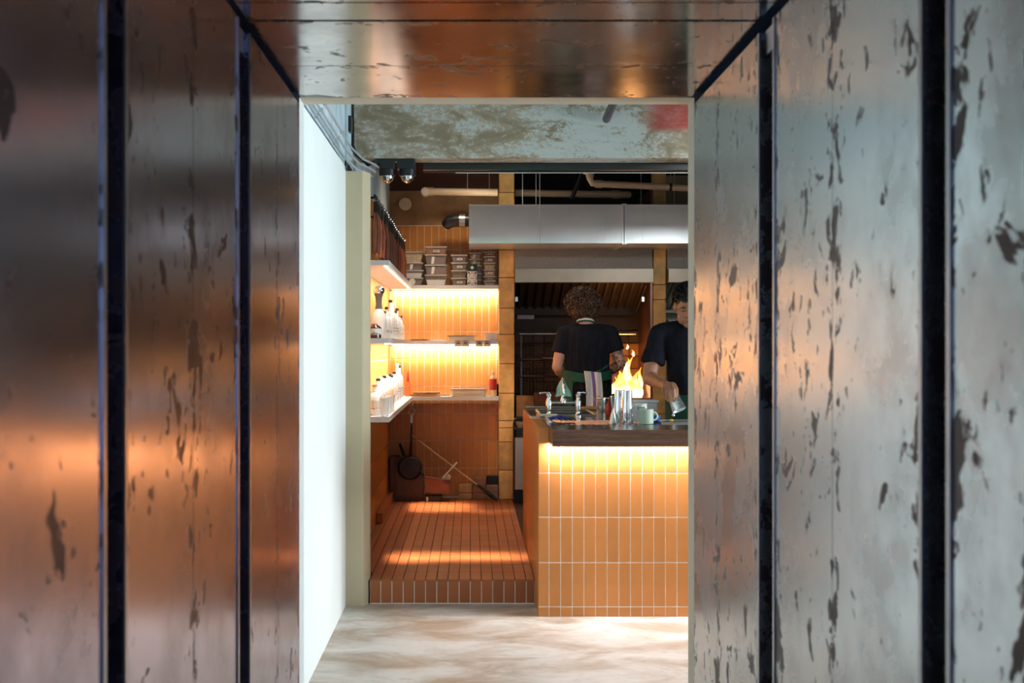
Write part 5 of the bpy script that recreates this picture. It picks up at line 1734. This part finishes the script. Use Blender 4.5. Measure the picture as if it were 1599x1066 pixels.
b.ell(H(0, .018, .022), (.083, .100, .105), HM, 20, 14)
b.ell(H(0, -.030, -.040), (.066, .066, .085), HM, 20, 14)
b.ell(H(0, -.058, -.100), (.034, .032, .026), HM)
b.ell(H(-.040, -.060, -.060), (.030, .030, .040), HM).ell(H(.040, -.060, -.060), (.030, .030, .040), HM)
b.ell(H(-.048, -.050, -.020), (.028, .032, .024), HM).ell(H(.048, -.050, -.020), (.028, .032, .024), HM)
b.cap(H(0, -.092, .004), .009, H(0, -.110, -.034), .012).ell(H(-.012, -.100, -.038), (.009, .010, .008), HM).ell(H(.012, -.100, -.038), (.009, .010, .008), HM)
b.ell(H(0, -.086, .018), (.050, .014, .012), HM)
for s in (-1, 1):
    b.ell(H(s * .031, -.078, .000), (.018, .012, .011), HM)
    b.ell(H(s * .084, .005, -.008), (.011, .020, .032), HM)
b.ell(H(0, -.088, -.066), (.026, .014, .007), HM).ell(H(0, -.086, -.076), (.022, .014, .007), HM)
b.chain([s1, e1, w1], [.058, .046, .030], 16)
b.cap(e1.lerp(w1, .2), .047, e1.lerp(w1, .5), .041)
b.chain([s2, e2, w2], [.058, .046, .030], 16)
# right hand closed over the tin: palm then fingers pointing down the front of it
TA, TB = P(1047, 606, 7.64), P(1061, 640, 7.60)
pm = P(1044, 602, 7.66)
b.cap(w1, .029, pm + Vector((-.012, .02, .004)), .027).cap(pm + Vector((-.018, .01, 0)), .021, pm + Vector((.022, -.005, .006)), .019)
fing = [[(1053, 600, 7.63), (1057, 607, 7.585), (1057.5, 614, 7.575), (1056, 620, 7.575)],
        [(1049, 601, 7.62), (1052, 608, 7.575), (1052.5, 617, 7.563), (1051, 624, 7.566)],
        [(1044, 602, 7.62), (1046, 610, 7.58), (1046.5, 619, 7.565), (1046, 627, 7.570)],
        [(1039.5, 603, 7.63), (1040, 611, 7.60), (1041, 619, 7.585), (1042, 625, 7.585)]]
for k, fg in enumerate(fing):
    b.chain([P(*q) for q in fg], [(.0115, .0100, .0092, .0082)[j] * (1 if k < 3 else .88) for j in range(4)], 10)
b.chain([P(1037, 603, 7.68), P(1036, 612, 7.66), P(1040, 621, 7.66), P(1045, 626, 7.665)], [.016, .013, .011, .009], 10)
hand(b, w2, (-.3, -1, -.25), (0, -.3, 1), .8, 1, -1)
legs(b, Vector((1.44, yb + .06, 1.02)), ZF, .085, -1)
remesh(b, 'body', .0048, 3, M_skin_b, bar_p)
# eyes, brows, lips
for s in (-1, 1):
    e = MB().ell(H(s * .031, -.0840, -.005), (.0125, .006, .0030), HM, 12, 8).build('eye', simple('eye_white', (.40, .34, .30), .3), bar_p, True)
    MB().ell(H(s * .031, -.0885, -.0065), (.0050, .003, .0022), HM, 10, 6).build('iris', M_hair_k, e, True)
    MB().ell(H(s * .031, -.0845, .0010), (.0150, .0080, .0055), HM, 12, 8).build('eyelid', M_skin_b, bar_p, True)
    MB().tube([H(s * (.031 + q), -.0925 + abs(q) * .25, -.0035 + abs(q) * .10) for q in (-.014, -.007, 0, .007, .014)], .0014, 6).build('eyelash', M_hair_k, bar_p, True)
    MB().tube([H(s * .014, -.099, .018), H(s * .028, -.0985, .023), H(s * .048, -.088, .017)], [.003, .004, .002], 6).build('eyebrow', M_hair_k, bar_p, True)
MB().ell(H(0, -.0975, -.067), (.022, .006, .0042), HM, 12, 8).ell(H(0, -.096, -.0755), (.019, .006, .0050), HM, 12, 8).build('lips', simple('lip_skin', (.42, .13, .10), .45), bar_p, True)
hb = MB()
hb.ell(H(0, .030, .040), (.094, .104, .100), HM, 24, 14)
hb.ell(H(0, .048, -.010), (.090, .078, .075), HM, 24, 14)
for i in range(1100):
    ph = random.uniform(0, 2 * PI)
    th = math.acos(random.uniform(-.62, 1))
    n_ = Vector((math.sin(th) * math.cos(ph), math.sin(th) * math.sin(ph), math.cos(th)))
    if (n_.y < -.62 and n_.z < .22) or (n_.y < -.05 and n_.z < -.05):
        continue
    p0 = Vector((n_.x * .090, .028 + n_.y * .102, .040 + n_.z * .100))
    tn = Vector((random.uniform(-.5, .5), -1 + random.uniform(-.3, .5), random.uniform(-.3, .4)))
    tn = (tn - n_ * tn.dot(n_)).normalized()
    L = random.uniform(.024, .042)
    q = [p0, p0 + tn * L * .5 + n_ * .010, p0 + tn * L + n_ * random.uniform(.002, .010)]
    hb.tube([H(*k) for k in q], [.0040, .0036, .001], 4)
hb.build('hair', M_hair_k, bar_p, True)


def drape3(p, n):
    f = .007 * math.sin((p.x + p.z * .35) * 60 + 2 * math.sin(p.z * 7)) * max(0, min(1, (1.60 - p.z) * 5))
    f += .005 * noise.noise(p * 12)
    return p + n * f


b = MB()
erings(b, [((1.44, yb + .01, 1.22), .176, .130), ((1.44, yb + .01, 1.30), .180, .132), ((1.437, yb, 1.46), .186, .136), ((1.435, yb - .01, 1.58), .200, .128), ((1.432, yb - .02, 1.655), .160, .098), ((1.427, yb - .035, 1.695), .078, .070)])
for s, e in ((s1, e1), (s2, e2)):
    b.cap(Vector((1.432, yb - .02, 1.675)).lerp(s, .45), .060, s, .061)
    cone(b, s, .061, s.lerp(e, .68), .078)
remesh(b, 'shirt', .0065, 14, M_cloth, bar_p, drape3)
b = MB()
erings(b, [((1.44, yb + .03, 1.00), .165, .122), ((1.44, yb + .02, 1.10), .168, .120), ((1.44, yb + .01, 1.25), .155, .112)])
legs(b, Vector((1.44, yb + .06, 1.02)), ZF, .09, -1, .022)
remesh(b, 'trousers', .009, 3, M_trouser, bar_p)
g = []
for k in range(6):
    z_ = .70 + (1.245 - .70) * k / 5
    g.append([(1.44 + .192 * math.cos(R(a)), yb + .01 + .146 * math.sin(R(a)) + .003 * math.sin(a * .9), z_) for a in range(175, 366, 10)])
MB().sheet(g, .006).build('apron', M_green, bar_p, True)
# the tin in the hand
t = thing('shaker_tin', TA, 'steel shaker tin tipped mouth down in the hand over the bar', 'shaker tin')
ax = (TB - TA).normalized()
L = (TB - TA).length
M_hammer = simple('frosted_steel', (.80, .84, .84), .25, 1.0, .1, 40, .3, 120)
MB().lathe(TA, [(.026, 0), (.029, .003), (.045, L), (.043, L), (.027, .008), (.001, .006)], 28, ax).build('tin_body', M_hammer, t, True)
MB().tube([TB + (frame_for(ax)[0] * math.cos(R(a)) + frame_for(ax)[1] * math.sin(R(a))) * .0455 for a in range(0, 361, 15)], .0022, 6).build('rolled_lip', M_chrome, t, True)
MB().ell(P(1051.5, 648, 7.60), (.010, .010, .010)).tube([P(1051.5, 648, 7.60), P(1052, 641, 7.60)], .004, 8).build('strainer_knob', M_chrome, t, True)
